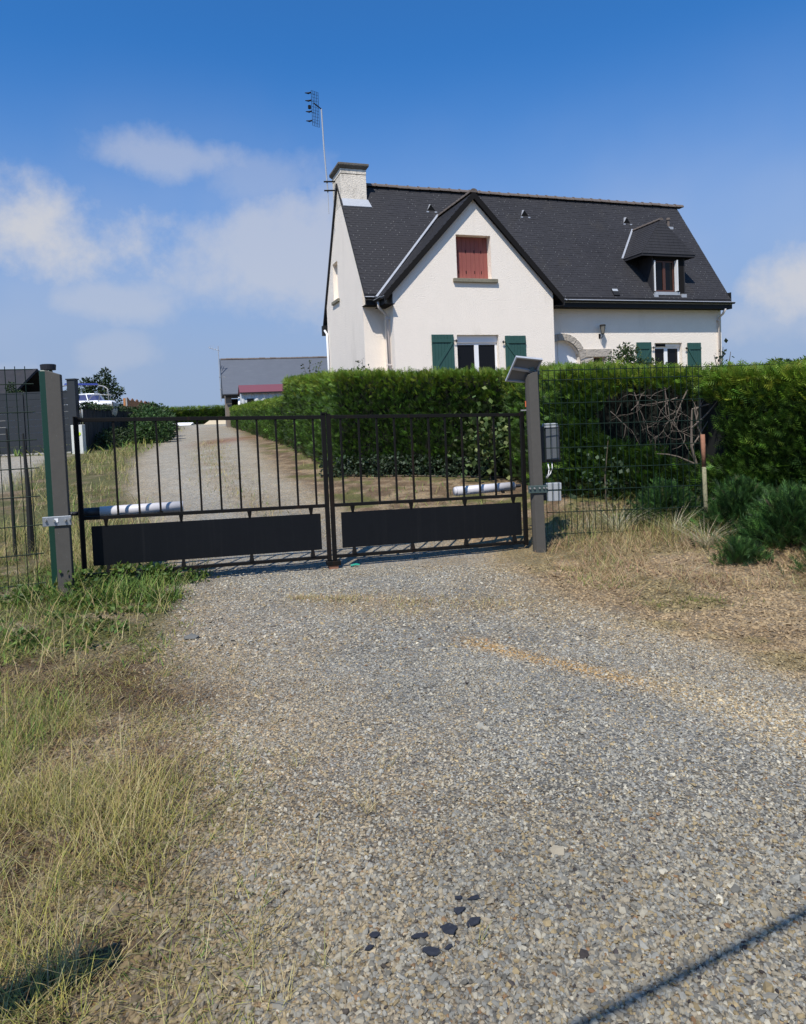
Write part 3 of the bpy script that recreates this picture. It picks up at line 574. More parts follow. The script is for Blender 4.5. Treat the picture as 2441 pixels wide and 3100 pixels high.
# gutters
def gutter(p0, p1, side, name='gutter'):
    g = MB(O); p0, p1 = Vector(p0), Vector(p1); d = (p1-p0).normalized(); s = Vector(side); n = 10; prof = [(math.cos(PI+PI*i/n)*.065, math.sin(PI+PI*i/n)*.065) for i in range(n+1)]
    prof2 = [(a*.9, b*.9) for a, b in prof[::-1]]; P = prof+prof2; k = len(P)
    vs = [p+s*a+Vector((0, 0, b)) for p in (p0, p1) for a, b in P]; fs = [(i, (i+1) % k, (i+1) % k+k, i+k) for i in range(k)]+[tuple(range(k))[::-1], tuple(range(k, 2*k))]
    g.add(vs, fs); o = g.build(name, zinc_dark, house)
    r = MB(O).tube([p0+s*-.065, p1+s*-.065], .011, 6); r.tube([p0+s*.055+Vector((0, 0, .03)), p1+s*.055+Vector((0, 0, .03))], .012, 6); r.build('gutter_rim', zinc, o)
gutter((6.42, EV-.10, EZ-.10), (u1+.04, EV-.10, EZ-.10), (0, 1, 0)); gutter((u0-.02, EV-.10, EZ-.10), (-.45, EV-.10, EZ-.10), (0, 1, 0))
gutter((we-.08, -.22, wez-.07), (we-.08, EV-.06, wez-.07), (1, 0, 0)); gutter((6.43, -.22, wez-.07), (6.43, EV-.06, wez-.07), (-1, 0, 0))
MB(O).box((u0, EV-.045, 5.40), (-.34, EV-.03, 5.43)).build('drip_edge', zinc, house); MB(O).box((6.42, EV-.045, 5.40), (u1, EV-.03, 5.43)).build('drip_edge', zinc, house)
# downpipes
MB(O).tube([(-.40, .30, 5.30), (-.40, .30, 5.12), (-.22, .35, 4.95), (-.09, .40, 4.86), (-.09, .40, 1.4)], .045, 10).build('downpipe', pipe_m, house, True)
MB(O).tube([(14.30, .60, 5.24), (14.30, .75, 5.05), (14.30, .96, 4.92), (14.30, .97, 1.4)], .045, 10).build('downpipe', pipe_m, house, True)
MB(O).tube([(LU-.10, DV+.12, 5.12), (LU-.07, DV-.12, 4.95), (LU-.07, DV-.12, 1.4)], .045, 10).build('downpipe', upvc, house, True)
[MB(O).box(a_, b_).build('pipe_collar', pipe_m, house) for a_, b_ in (((-.16, .34, 4.72), (0, .46, 4.80)), ((-.16, .35, 3.2), (0, .45, 3.24)), ((14.24, .92, 4.78), (14.36, 1.04, 4.84)))]
MB(O).box((LU-.13, DV+.30, 4.95), (LU+.1, DV+.55, 5.35)).build('eave_end', zinc_dark, house)
# slates
def plane_slates(parent, u_a, u_b, v_e, z_e, slope, vmax, keepf, nbig=0):
    th_ = math.atan(slope); g, wd, hl = .115, .222, .235; ct, st_ = math.cos(th_), math.sin(th_); rows = int(((vmax-v_e)/ct)/g); P = []
    for r in range(rows):
        s = r*g+.02; uu = u_a+(wd/2 if r % 2 else 0)
        while uu < u_b-.02:
            w_ = min(wd, u_b-uu)
            if keepf(uu+w_/2, v_e+s*ct, z_e+s*st_): P.append((uu+w_/2, v_e+(s+hl/2)*ct, z_e+(s+hl/2)*st_, w_))
            uu += wd
    return P, th_, wd, hl
def on_main(u, v, z):
    if v > RIDV-.1: return False
    if -.45 < u < 6.45 and z < WZ-WS*abs(u-3)-.02+.0: return False
    if 10.95 < u < 12.5 and z > 5.72 and z < 8.0: return False
    if abs(u-11.63) < 1.2 and z < 8.78-abs(u-11.63)*1.12 and z > 7.3: return False
    if u < .27 and v > 3.25: return False
    return True
P, th_, wd, hl = plane_slates(roof, u0, u1, EV, EZ, SL, RIDV, on_main)
P.sort(key=lambda p: p[0]+1.5*(p[2]-5.5)*.2); P = [p for p in P]
big = [p for p in P if p[3] > .2 and p[0] < 2.2][:300]; bigset = set(big); rest = [p for p in P if p not in bigset]
sme = bpy.data.meshes.new('slate'); q = MB().box((-wd/2+.003, -hl/2, 0), (wd/2-.003, hl/2, .007)); sme.from_pydata([(x, y, z+(.012 if y < 0 else 0)) for x, y, z in q.v], [], q.f); sme.materials.append(slate_m)
for (u, v, z, w_) in big:
    o = bpy.data.objects.new('slate', sme); COL.objects.link(o); o.parent = roof; o.location = (u, v, z-HB+.004); o.rotation_euler = (th_+random.gauss(0, .006), random.gauss(0, .004), 0)
def slates_mesh(P, th_, name, parent, extra=None):
    vs = []; fs = []; ct, st_ = math.cos(th_), math.sin(th_)
    for (u, v, z, w_) in P:
        n = len(vs); dz = random.gauss(0, .0015)
        for x, y, zz in [(a*(w_/2-.003), b*hl/2, c) for c in (0, .007) for a, b in ((-1, -1), (1, -1), (1, 1), (-1, 1))]:
            zz += (.012 if y < 0 else 0)+dz; vs.append((u+x, v+y*ct-zz*st_, z-HB+.004+y*st_+zz*ct))
        fs += [(n, n+3, n+2, n+1), (n+4, n+5, n+6, n+7), (n, n+1, n+5, n+4), (n+1, n+2, n+6, n+5), (n+3, n+7, n+6, n+2), (n, n+4, n+7, n+3)]
    me = bpy.data.meshes.new(name); me.from_pydata(vs, [], fs); return tag(link(name, me, parent, slate_m), kind='stuff')
slates_mesh(rest, th_, 'slates', roof)
hk = MB(O); ct, st_ = math.cos(th_), math.sin(th_)
for (u, v, z, w_) in P:
    if random.random() < .24:
        j = random.gauss(0, .01); y0 = -hl/2-.004; l_ = random.uniform(.035, .075)
        a = Vector((u+j, v+y0*ct-.026*st_, z+y0*st_+.026*ct)); b_ = Vector((u+j+.012, v+(y0+l_)*ct-.026*st_, z+(y0+l_)*st_+.026*ct)); hk.add([a, a+Vector((.007, 0, 0)), b_+Vector((.007, 0, 0)), b_], [(0, 1, 2, 3)])
tag(hk.build('slate_hooks', galv, roof), kind='stuff')
# wing roof left-hand slope courses
sl2 = MB(O); thw = math.atan(WS); r = 0
for s_ in (-1,):
    L_ = math.hypot(3-we, WZ-wez); k = int(L_/.115)
    for r in range(k):
        t0, t1 = r*.115/L_, min(1, (r*.115+.2)/L_)
        for c in range(28):
            va = -.13+c*.222+(.111 if r % 2 else 0); vb = va+.218; zz = wez+(WZ-wez)*t0; vlim = EV+(zz-EZ)/SL+.05
            if va > vlim: continue
            vb = min(vb, vlim+.05); ua, ub = we+(3-we)*t0, we+(3-we)*t1; za_, zb_ = wez+(WZ-wez)*t0, wez+(WZ-wez)*t1; n_ = Vector((-math.sin(thw), 0, math.cos(thw)))
            A, B, C_, D_ = Vector((ua, va, za_)), Vector((ua, vb, za_)), Vector((ub, vb, zb_)), Vector((ub, va, zb_))
            sl2.hexa([A+n_*.008, B+n_*.008, C_, D_], [A+n_*.018, B+n_*.018, C_+n_*.007, D_+n_*.007])
tag(sl2.build('slates', slate_m, wroof), kind='stuff')
# valley flashing strips
for s in (-1, 1):
    ue = 3+s*(3-we-.02); a = Vector((3+s*.05, wvb-.02, WZ+.02)); b_ = Vector((ue, EV+(wez-EZ)/SL+.02, wez+.03)); d = (b_-a).normalized(); sd = Vector((s*1, 0, 0))*.085; up = Vector((0, -.02, .045))
    t = MB(O); t.hexa([a+up*.2, b_+up*.2, b_+sd+up*.2, a+sd+up*.2], [a+up, b_+up, b_+sd+up, a+sd+up]); t.build('valley_flashing', zinc, house)
# ridge tiles
def half_tile(L_, r, flare=.012):
    n = 8; vs = []; fs = []
    for k, (x, rr) in enumerate(((0, r+flare), (.06, r+flare), (.061, r), (L_, r))):
        for j in range(n+1): q = PI*j/n; vs.append((x, math.cos(q)*rr*1.15, math.sin(q)*rr))
    for k in range(3):
        for j in range(n): a = k*(n+1)+j; fs.append((a, a+1, a+n+2, a+n+1))
    fs.append(tuple(range(n+1))[::-1]); fs.append(tuple(range(3*(n+1), 4*(n+1)))); me = bpy.data.meshes.new('ridge_tile'); me.from_pydata(vs, [], fs); me.materials.append(ridge_m); return me
rt = half_tile(.44, .135, .022)
u = .28
while u < u1-.1:
    o = link('ridge_tile', rt, roof); o.location = (u, RIDV+random.gauss(0, .004), RZ-HB-.035+random.gauss(0, .004)); o.rotation_euler = (random.gauss(0, .02), random.gauss(0, .01), 0); u += .432
rt2 = half_tile(.40, .12); v = -.16
while v < wvb-.1:
    o = link('ridge_tile', rt2, wroof); o.location = (3, v, WZ-HB-.03+random.gauss(0, .004)); o.rotation_euler = (0, random.gauss(0, .01), PI/2); v += .39
# chimney
c_ = MB(O).box((LU-.003, 3.18, 9.30), (.24, 4.42, 10.40)).build('chimney', chim_m, house, bevel=.01)
MB(O).box((LU-.012, 3.168, 10.42), (.252, 4.432, 10.60)).build('chimney_band', chim_m, c_, bevel=.01)
MB(O).hexa([(LU-.02, 3.15, 10.60), (.262, 3.15, 10.60), (.262, 4.44, 10.60), (LU-.02, 4.44, 10.60)], [(LU-.10, 3.07, 10.70), (.34, 3.07, 10.70), (.34, 4.53, 10.70), (LU-.10, 4.53, 10.70)]).box((LU-.10, 3.07, 10.70), (.34, 4.53, 10.79)).build('chimney_cap', cap_m, c_, bevel=.015)
MB(O).tube([(-.24, 3.86, 10.79), (-.24, 3.86, 10.86)], [.30, .22], 16).build('flue_cap', zinc, c_, True)
fz = lambda v: EZ+SL*(v-EV)
MB(O).hexa([(LU+.0, 3.0, fz(3.0)+.03), (.36, 3.0, fz(3.0)+.03), (.27, 3.19, fz(3.19)+.03), (LU+.0, 3.19, fz(3.19)+.03)], [(LU+.0, 2.98, fz(3.0)+.06), (.36, 2.98, fz(3.0)+.06), (.27, 3.15, fz(3.19)+.08), (LU+.0, 3.15, fz(3.19)+.08)]).build('flashing', zinc, c_)
# roof vents
def vent(u, v, s=.17):
    z = fz(v)+.02; A_, B_, T_, D_ = (u-s, v, z), (u+s, v, z), (u-.02, v-.02, z+.25), (u, v+.19, z+.30)
    o = MB(O).add([A_, B_, T_, D_], [(0, 2, 3), (2, 1, 3), (0, 3, 1)]).box((u-s-.04, v-.07, z-.075), (u-s+.05, v-.01, z-.03)).box((u+s-.05, v-.07, z-.075), (u+s+.04, v-.01, z-.03)).build('roof_vent', zinc, roof)
    MB(O).add([(u-s*.9, v-.004, z+.01), (u+s*.98, v-.004, z+.01), (u-.02, v-.026, z+.235)], [(0, 1, 2)]).build('vent_opening', black_metal, roof)
vent(2.71, 3.02); vent(6.7, 3.02); vent(11.5, 2.98)
MB(O).tube([(13.64, 3.0, fz(3.0)-.1), (13.64, 3.0, fz(3.0)+.24)], .06, 10).tube([(13.64, 3.0, fz(3.0)+.24), (13.64, 3.0, fz(3.0)+.32)], [.09, .08], 10).build('vent_pipe', ridge_m, roof)
MB(O).box((13.5, 2.86, fz(2.86)-.02), (13.78, 2.92, fz(2.92)+.04)).build('flashing', zinc, roof)
Rx = Matrix.Translation((9.2, .78, fz(.78)+.03))@Matrix.Rotation(th_, 4, 'X'); MB(O).box((-.13, -.16, 0), (.13, .16, .05), Rx).build('skylight_frame', zinc_dark, roof); MB(O).box((-.12, .04, .051), (.12, .15, .056), Rx).build('skylight_pane', box_light, roof)
# dormer
dm_ = MB(O); hw = 1.26; uc = 11.63; dze = 7.33; dv = .64; dap = (uc, 1.06, 8.78); drb = (uc, EV+(8.78-EZ)/SL, 8.78)
ev_b = EV+(dze-EZ)/SL
Lf, Rf = (uc-hw, dv, dze), (uc+hw, dv, dze); Lb, Rb = (uc-hw, ev_b, dze), (uc+hw, ev_b, dze)
t_ = lambda p: (p[0], p[1], p[2]-.09)
dm_.hexa([t_(Lf), t_(dap), t_(drb), t_(Lb)], [Lf, dap, drb, Lb]); dm_.hexa([t_(dap), t_(Rf), t_(Rb), t_(drb)], [dap, Rf, Rb, drb]); dm_.hexa([t_(Lf), t_(Rf), t_(dap)], [Lf, Rf, dap])
droof = dm_.build('dormer_roof', slate_m, house)
# slates of the dormer hip and left slope
ds = MB(O)
def tri_courses(A, B, Cx, D, rows, n_):
    """courses on quad A-B (bottom) to D-C (top)"""
    A, B, Cx, D = map(Vector, (A, B, Cx, D)); n_ = Vector(n_).normalized()
    for r in range(rows):
        t0, t1 = r/rows, min(1, (r+1.7)/rows); a0, b0 = A.lerp(D, t0), B.lerp(Cx, t0); a1, b1 = A.lerp(D, t1), B.lerp(Cx, t1); L0 = (b0-a0).length; k = max(1, int(L0/.22)); off = .5/k if r % 2 else 0
        ks = [0]+[(i+1)/k-off for i in range(k)]+([1] if off else [])
        for p, q in zip(ks[:-1], ks[1:]):
            if q-p < .01: continue
            e = .003/max(L0, .1); ds.hexa([a0.lerp(b0, p+e)+n_*.012, a0.lerp(b0, q-e)+n_*.012, a1.lerp(b1, q-e), a1.lerp(b1, p+e)], [a0.lerp(b0, p+e)+n_*.022, a0.lerp(b0, q-e)+n_*.022, a1.lerp(b1, q-e)+n_*.008, a1.lerp(b1, p+e)+n_*.008])
tri_courses(Lf, Rf, dap, dap, 12, (0, -1, .3)); tri_courses(Lb, Lf, dap, drb, 14, (-1, 0, .8))
tag(ds.build('slates', slate_m, droof), kind='stuff')
v = 1.04; rt3 = half_tile(.34, .085)
while v < drb[1]-.2:
    o = link('ridge_tile', rt3, droof); o.location = (uc, v, 8.78-HB-.03); o.rotation_euler = (0, 0, PI/2); v += .33
a, b_ = Vector(drb), Vector(Lb); sd = Vector((-.09, 0, -.0)); MB(O).hexa([a, b_, b_+sd, a+sd], [a+Vector((0, -.02, .06)), b_+Vector((0, -.02, .06)), b_+sd+Vector((0, -.02, .06)), a+sd+Vector((0, -.02, .06))]).build('valley_flashing', zinc, droof)
fv = .80; ua, ub = 10.95, 12.50
MB(O).add([(ua, fv, fz(fv)), (ua, fv, dze-.05), (ua, ev_b+.03, dze-.05), (ua+.05, fv, fz(fv)), (ua+.05, fv, dze-.05), (ua+.05, ev_b+.03, dze-.05)], [(0, 1, 2), (3, 5, 4), (0, 3, 4, 1), (1, 4, 5, 2), (2, 5, 3, 0)]).build('dormer_cheek', slate_m, house)
MB(O).add([(ub, fv, fz(fv)), (ub, fv, dze-.05), (ub, ev_b+.03, dze-.05), (ub-.05, fv, fz(fv)), (ub-.05, fv, dze-.05), (ub-.05, ev_b+.03, dze-.05)], [(0, 2, 1), (3, 4, 5), (0, 1, 4, 3), (1, 2, 5, 4), (2, 0, 3, 5)]).build('dormer_cheek', slate_m, house)
MB(O).box((ua+.05, fv+.0, 5.7), (ua+.12, fv+.06, dze-.1)).box((12.12, fv, 5.7), (ub-.05, fv+.06, dze-.1)).box((ua+.12, fv, 5.7), (12.12, fv+.05, 5.90)).box((ua+.12, fv, 7.12), (12.12, fv+.05, dze-.1)).build('dormer_front', wood_dark, house)
MB(O).box((ua+.05, dv+.05, dze-.12), (ub-.05, fv, dze-.10)).build('dormer_soffit', wood_dark, house)
MB(O).box((ua+.06, fv-.09, 5.76), (12.16, fv-.002, 5.88)).box((ua-.03, fv-.12, fz(fv)-.28), (ua+.16, fv-.02, fz(fv)-.02)).box((12.22, fv-.12, fz(fv)-.28), (12.46, fv-.02, fz(fv)-.02)).build('flashing', zinc, house)
def window(u0_, u1_, z0_, z1_, v_, panes=2, fr=.07, m=upvc, mull=.16, roller=0, face=None):
    """casement window: frame, panes, optional roller box; lies in plane v_"""
    w_ = MB(O); zt_ = z1_-roller
    w_.box((u0_, v_, z0_), (u0_+fr, v_+.06, zt_)).box((u1_-fr, v_, z0_), (u1_, v_+.06, zt_)).box((u0_+fr, v_, zt_-fr), (u1_-fr, v_+.06, zt_)).box((u0_+fr, v_, z0_), (u1_-fr, v_+.06, z0_+fr))
    iw = (u1_-u0_-2*fr-(panes-1)*mull)/panes
    for i in range(1, panes): x = u0_+fr+i*iw+(i-1)*mull; w_.box((x, v_-.006, z0_+fr), (x+mull, v_+.055, zt_-fr))
    o = w_.build('window', m, house, bevel=.004)
    for i in range(panes): x = u0_+fr+i*(iw+mull); MB(O).box((x-.005, v_+.025, z0_+fr-.005), (x+iw+.005, v_+.035, zt_-fr+.005)).build('pane', glass_m, o)
    if roller: MB(O).box((u0_, v_-.05, zt_+.002), (u1_, v_+.10, z1_-.002)).build('roller_box', m, o, bevel=.008)
    return o
w1 = window(2.235, 3.795, 2.76, 4.158, .17, roller=.25)
w2 = window(11.155, 12.475, 2.61, 3.928, PV+.17, roller=.14); MB(O).box((11.3, PV+.10, 3.80), (11.75, PV+.118, 3.90)).build('roller_slot', black_metal, w2)
w3 = window(ua+.13, 12.02, 5.91, 7.11, fv+.06, fr=.06, m=brown_wood, mull=.12)
for (a, b) in ((11.13, 11.50), (11.58, 11.93)): MB(O).add([(a, fv+.115, 7.05), (b, fv+.115, 7.05), (b, fv+.115, 6.45), ((a+b)/2, fv+.115, 6.22), (a, fv+.115, 6.45)], [(0, 4, 3, 2, 1)]).build('curtain', curtain_m, w3)
MB(O).box((12.03, fv-.14, 5.92), (12.06, fv+.04, 7.12)).box((12.062, fv-.12, 6.1), (12.075, fv-.02, 6.14)).box((12.062, fv-.12, 6.6), (12.075, fv-.02, 6.64)).build('shutter', upvc, house)
MB(O).box((ua+.07, fv-.06, 5.92), (ua+.10, fv+.0, 7.10)).build('shutter', upvc, house)
w4 = window(8.292, 8.818, 2.51, 3.408, PV+.17, panes=1, fr=.05, m=brown_wood)
MB(O).box((8.34, PV+.10, 3.10), (8.77, PV+.13, 3.12)).tube([(8.5, PV+.12, 2.9), (8.55, PV+.12, 3.2), (8.62, PV+.12, 3.02)], .012, 5).build('window_grille', black_metal, w4)
# gable window: closed red shutters
for i in range(8):
    a = 2.335+i*.1605; b = MB(O).box((a+.003, .27, 6.065), (a+.1575, .295+.002*(i % 2), 7.525)).build('shutter_board', red_wood, house, bevel=.003)
for zz in (6.28, 6.98):
    for xx in (2.50, 2.78, 3.10, 3.36): MB(O).box((xx, .262, zz), (xx+.022, .27, zz+.10)).build('shutter_hinge', black_metal, house)
MB(O).box((2.17, -.09, 5.93), (3.82, .30, 6.057)).build('window_sill', sill_m, house, bevel=.01)
MB(O).box((LU-.08, 4.12, 5.94), (LU+.2, 5.18, 6.058)).build('window_sill', sill_m, house, bevel=.01)
MB(O).box((LU+.16, 4.25, 6.06), (LU+.2, 5.05, 7.5)).build('blind_panel', render_, house)
# green shutters, folded open on the wall
def shutter(ua_, ub_, z1_, z0_, v_, hinge):
    n = 7; wv = (ub_-ua_)/n; o = MB(O).box((ua_+.01, v_-.030, z0_+.01), (ub_-.01, v_-.012, z1_-.01)).build('shutter', green_wood, house)
    for i in range(n): MB(O).box((ua_+i*wv+.003, v_-.046-.002*(i % 2), z0_), (ua_+(i+1)*wv-.003, v_-.029, z1_)).build('board', green_wood, o, bevel=.002)
    for zz in (z1_-.22, z0_+.2): MB(O).box((ua_+.01, v_-.072, zz-.045), (ub_-.01, v_-.047, zz+.045)).build('brace', green_wood, o, bevel=.003)
    a, b = ((ua_+.06, z0_+.25), (ub_-.06, z1_-.27)) if hinge > 0 else ((ub_-.06, z0_+.25), (ua_+.06, z1_-.27))
    d = Vector((b[0]-a[0], 0, b[1]-a[1])).normalized()*.001; s = Vector((-d.z, 0, d.x)).normalized()*.04
    A, B = Vector((a[0], v_-.070, a[1])), Vector((b[0], v_-.070, b[1])); MB(O).hexa([A-s, B-s, B+s, A+s], [p+Vector((0, .022, 0)) for p in (A-s, B-s, B+s, A+s)]).build('brace', green_wood, o)
    hx = ub_ if hinge > 0 else ua_; h = MB(O)
    for zz in (z1_-.22, z0_+.2): h.box((min(hx, hx+hinge*.13), v_-.085, zz-.018), (max(hx, hx+hinge*.13), v_-.072, zz+.018)).tube([(hx+hinge*.08, v_-.07, zz-.05), (hx+hinge*.08, v_-.07, zz+.05)], .018, 6)
    h.build('hinge', black_metal, o)
shutter(1.29, 2.09, 4.17, 2.72, 0, 1); shutter(4.02, 4.83, 4.12, 2.70, 0, -1); shutter(10.27, 10.97, 3.96, 2.56, PV, 1); shutter(12.71, 13.39, 3.92, 2.56, PV, -1)
# stone arch, jamb and lintel
sa = MB(O).box((7.72, PV+.01, 1.3), (7.74, PV+.02, 1.4)).build('stone_arch', stone_m, house)
def stone(pts, t0=-.075, t1=.14):
    j = random.uniform(-.012, .012); c = Vector((sum(p[0] for p in pts)/len(pts), 0, sum(p[1] for p in pts)/len(pts)))
    f = [Vector((c.x+(a-c.x)*.95, PV+t0+j+random.uniform(-.012, .012), c.z+(b-c.z)*.95)) for a, b in pts]; r = [Vector((a, PV+t1, b)) for a, b in pts]; mid_ = [Vector((a, PV+t0+.03, b)) for a, b in pts]
    m = MB(O); n = len(pts); m.add(f+mid_+r, [tuple(range(n))]+[(i+n, (i+1) % n+n, (i+1) % n, i) for i in range(n)]+[(i+2*n, (i+1) % n+2*n, (i+1) % n+n, i+n) for i in range(n)]); m.build('stone', stone_m, sa)
for i in range(7):
    a0, a1 = PI*(i/7.0)+.008, PI*((i+1)/7.0)-.008
    if i == 0: stone([(7.71, 3.32), (7.955, 3.42), (7.955, 3.70), (6.95+.75*math.cos(a1), 3.3+.75*math.sin(a1))][:1]+[(7.955, 3.42), (7.955, 3.715), (6.95+1.01*math.cos(a1), 3.3+1.01*math.sin(a1)), (6.95+.755*math.cos(a1), 3.3+.755*math.sin(a1))]); continue
    k = 4; inn = [(6.95+.755*math.cos(a0+(a1-a0)*j/k), 3.3+.755*math.sin(a0+(a1-a0)*j/k)) for j in range(k+1)]; out = [(6.95+1.01*math.cos(a0+(a1-a0)*j/k), 3.3+1.01*math.sin(a0+(a1-a0)*j/k)) for j in range(k+1)]
    stone(inn[::-1][::-1]+out[::-1])
stone([(7.965, 3.42), (9.12, 3.42), (9.12, 3.72), (7.965, 3.72)]); stone([(7.71, 2.95), (8.285, 2.95), (8.285, 3.40), (7.71, 3.30)]); stone([(7.71, 2.5), (8.285, 2.5), (8.285, 2.94), (7.71, 2.94)]); stone([(8.83, 2.95), (9.12, 2.95), (9.12, 3.40), (8.83, 3.40)]); stone([(8.83, 2.5), (9.12, 2.5), (9.12, 2.94), (8.83, 2.94)])
stone([(7.71, 1.6), (8.285, 1.6), (8.285, 2.49), (7.71, 2.49)])
dr_ = MB(O).box((6.12, PV+.20, 1.3), (7.72, PV+.225, 4.06)).build('door', upvc, house)
MB(O).box((6.25, PV+.17, 1.5), (6.85, PV+.202, 3.1)).box((6.98, PV+.17, 1.5), (7.6, PV+.202, 3.1)).box((6.88, PV+.16, 1.3), (6.95, PV+.202, 4.0)).build('door_panel', upvc, dr_, bevel=.01)
# wall lantern
la = MB(O)
cx_, cy_, cz_ = 8.62, PV-.22, 4.42
la.tube([(cx_, PV, cz_-.22), (cx_, PV-.10, cz_-.30), (cx_, PV-.22, cz_-.24), (cx_, PV-.22, cz_-.15)], .014, 6).box((cx_-.04, PV-.015, cz_-.30), (cx_+.04, PV, cz_-.12))
la.tube([(cx_, cy_, cz_-.17), (cx_, cy_, cz_-.14)], [.03, .055], 6).tube([(cx_, cy_, cz_+.16), (cx_, cy_, cz_+.2)], [.12, .10], 6)
for j in range(6):
    q = 2*PI*j/6; la.tube([(cx_+.055*math.cos(q), cy_+.055*math.sin(q), cz_-.14), (cx_+.11*math.cos(q), cy_+.11*math.sin(q), cz_+.16)], .007, 4)
lo_ = la.build('wall_lantern', black_metal, house); MB(O).tube([(cx_, cy_, cz_-.135), (cx_, cy_, cz_+.155)], [.05, .10], 6).build('lantern_glass', mat('frosted_glass', (.22, .21, .18), .3), lo_)
# rooftop antenna
an = empty('rooftop_antenna'); an.parent = None
def hw_(u, v, z): return Vector((HX+u*math.cos(YAW)-v*math.sin(YAW), HY+u*math.sin(YAW)+v*math.cos(YAW), z))
an.location = hw_(-1.0, 4.1, 9.2); tag(an, 'tall thin rooftop antenna mast strapped to the chimney of the white house', 'antenna'); AO = -an.location
HR = Matrix.Rotation(YAW, 4, 'Z')
MB(AO).tube([hw_(-1.0, 4.1, 9.2), hw_(-1.0, 4.1, 10.0)], .016, 6).tube([hw_(-1.0, 4.1, 10.0), hw_(-1.07, 4.1, 11.6), hw_(-1.10, 4.1, 13.06)], .028, 8).build('mast', zinc, an)
for zz in (10.05, 10.38): MB(AO).tube([hw_(-1.14, 4.1, zz), hw_(LU-.0, 4.0, zz)], .03, 6).build('bracket', black_metal, an)
g = MB(AO); c0 = hw_(-1.33, 4.1, 13.02)
g.tube([hw_(-1.10, 4.1, 13.06), hw_(-1.40, 4.0, 13.2)], .022, 6)
dirs = Vector((-.35, .3, 0)).normalized(); px_ = Vector((.75, .66, 0)).normalized()
for k in (-.34, -.17, 0, .17, .34):
    g.tube([c0+px_*k*.45+Vector((0, 0, -.62)), c0+px_*k*.45+Vector((0, 0, .66))], .008, 4)
for i in range(12): zz = -.62+i*1.28/11; g.tube([c0+px_*-.15+Vector((0, 0, zz)), c0+px_*.15+Vector((0, 0, zz))], .005, 4)
g.build('reflector_grid', zinc_dark, an)
for zz in (-.46, -.12, .28, .56): q = c0+Vector((-.22, -.1, zz)); MB(AO).tube([q+Vector((-.13, 0, .02)), q, q+Vector((.10, 0, .03))], [.012, .035, .02], 6).tube([q, c0+Vector((0, 0, zz))], .006, 4).build('dipole', black_metal, an)
MB(AO).tube([c0+Vector((-.20, -.1, .0)), c0+Vector((-.20, -.1, .11))], [.06, .06], 8).build('junction_can', black_metal, an)

# ------------------------------------------------------------------ gate
GD = math.atan2(1.53, 4.66); GL = Vector((-3.21, 6.79)); GLEN = 4.905; g_u = Vector((math.cos(GD), math.sin(GD))); g_n = Vector((-math.sin(GD), math.cos(GD)))
def gp(s, n=0, z=0): p = GL+g_u*s+g_n*n; return Vector((p.x, p.y, z+.12-.15*s/GLEN))
def gbox(mb, s0, s1, z0, z1, n0=-.02, n1=.02):
    lo = [gp(s0, n0, z0), gp(s1, n0, z0), gp(s1, n1, z0), gp(s0, n1, z0)]; hi = [gp(s0, n0, z1), gp(s1, n0, z1), gp(s1, n1, z1), gp(s0, n1, z1)]; return mb.hexa(lo, hi)
def leaf(sa_, sb_, label, bars, left):
    e = empty('gate_leaf', gp(sa_ if left else sb_)); o = -e.location; tag(e, label, 'gate leaf', 'the two leaves of the black driveway gate')
    h = 1.57
    for (a, b) in ((sa_, sa_+.045), (sb_-.045, sb_)): gbox(MB(o), a, b, -.02, h+.015, -.022, .022).build('stile', black_metal, e, bevel=.003)
    for (z0, z1) in ((h-.04, h), (.565, .60), (.0, .035)): gbox(MB(o), sa_+.045, sb_-.045, z0, z1, -.018, .018).build('rail', black_metal, e, bevel=.003)
    for s in bars: gbox(MB(o), s-.010, s+.010, .60, h-.04, -.010, .010).build('bar', black_metal, e)
    pa, pb = (sa_+.105, sb_-.10) if left else (sa_+.115, sb_-.075)
    gbox(MB(o), pa, pb, .105, .50, -.006, .006).build('panel', panel_m, e, bevel=.002)
    def taper(s_, z0, z1, r0, r1):
        lo = [gp(s_+a*r0, b*r0, z0) for a, b in ((-1, -1), (1, -1), (1, 1), (-1, 1))]; hi = [gp(s_+a*r1, b*r1, z1) for a, b in ((-1, -1), (1, -1), (1, 1), (-1, 1))]; MB(o).hexa(lo, hi).build('spacer', black_metal, e)
    for t in (.06, .37, .67, .955):
        s_ = pa+(pb-pa)*t; taper(s_, .50, .565, .012, .022); taper(s_, .035, .105, .024, .014)
    if left: gbox(MB(o), sb_-.045, sb_+.02, h+.015, h+.03, -.03, .03).build('end_cap', black_metal, e)
    return e
mid_s = 2.50
barsL = [.36+i*(mid_s-.14-.36)/10 for i in range(11)]; barsR = [mid_s+.165+i*(GLEN-.19-mid_s-.165)/10 for i in range(11)]
leaf(0.0, mid_s-.004, 'left leaf of the black steel gate, ending among green weeds', barsL, True)
leaf(mid_s+.010, GLEN, 'right leaf of the black steel gate, hung beside the solar panel post', barsR, False)
e = empty('gate_stop', gp(mid_s+.01, 0, -.12)); o_ = -e.location; tag(e, 'small rusty black stop block on the gravel under the middle of the gate', 'gate stop')
gbox(MB(o_), mid_s-.06, mid_s+.09, -.075, -.025, -.05, .05).build('base_block', black_metal, e, bevel=.005); gbox(MB(o_), mid_s-.04, mid_s+.06, -.13, -.075, -.04, .04).build('foot', rust, e)
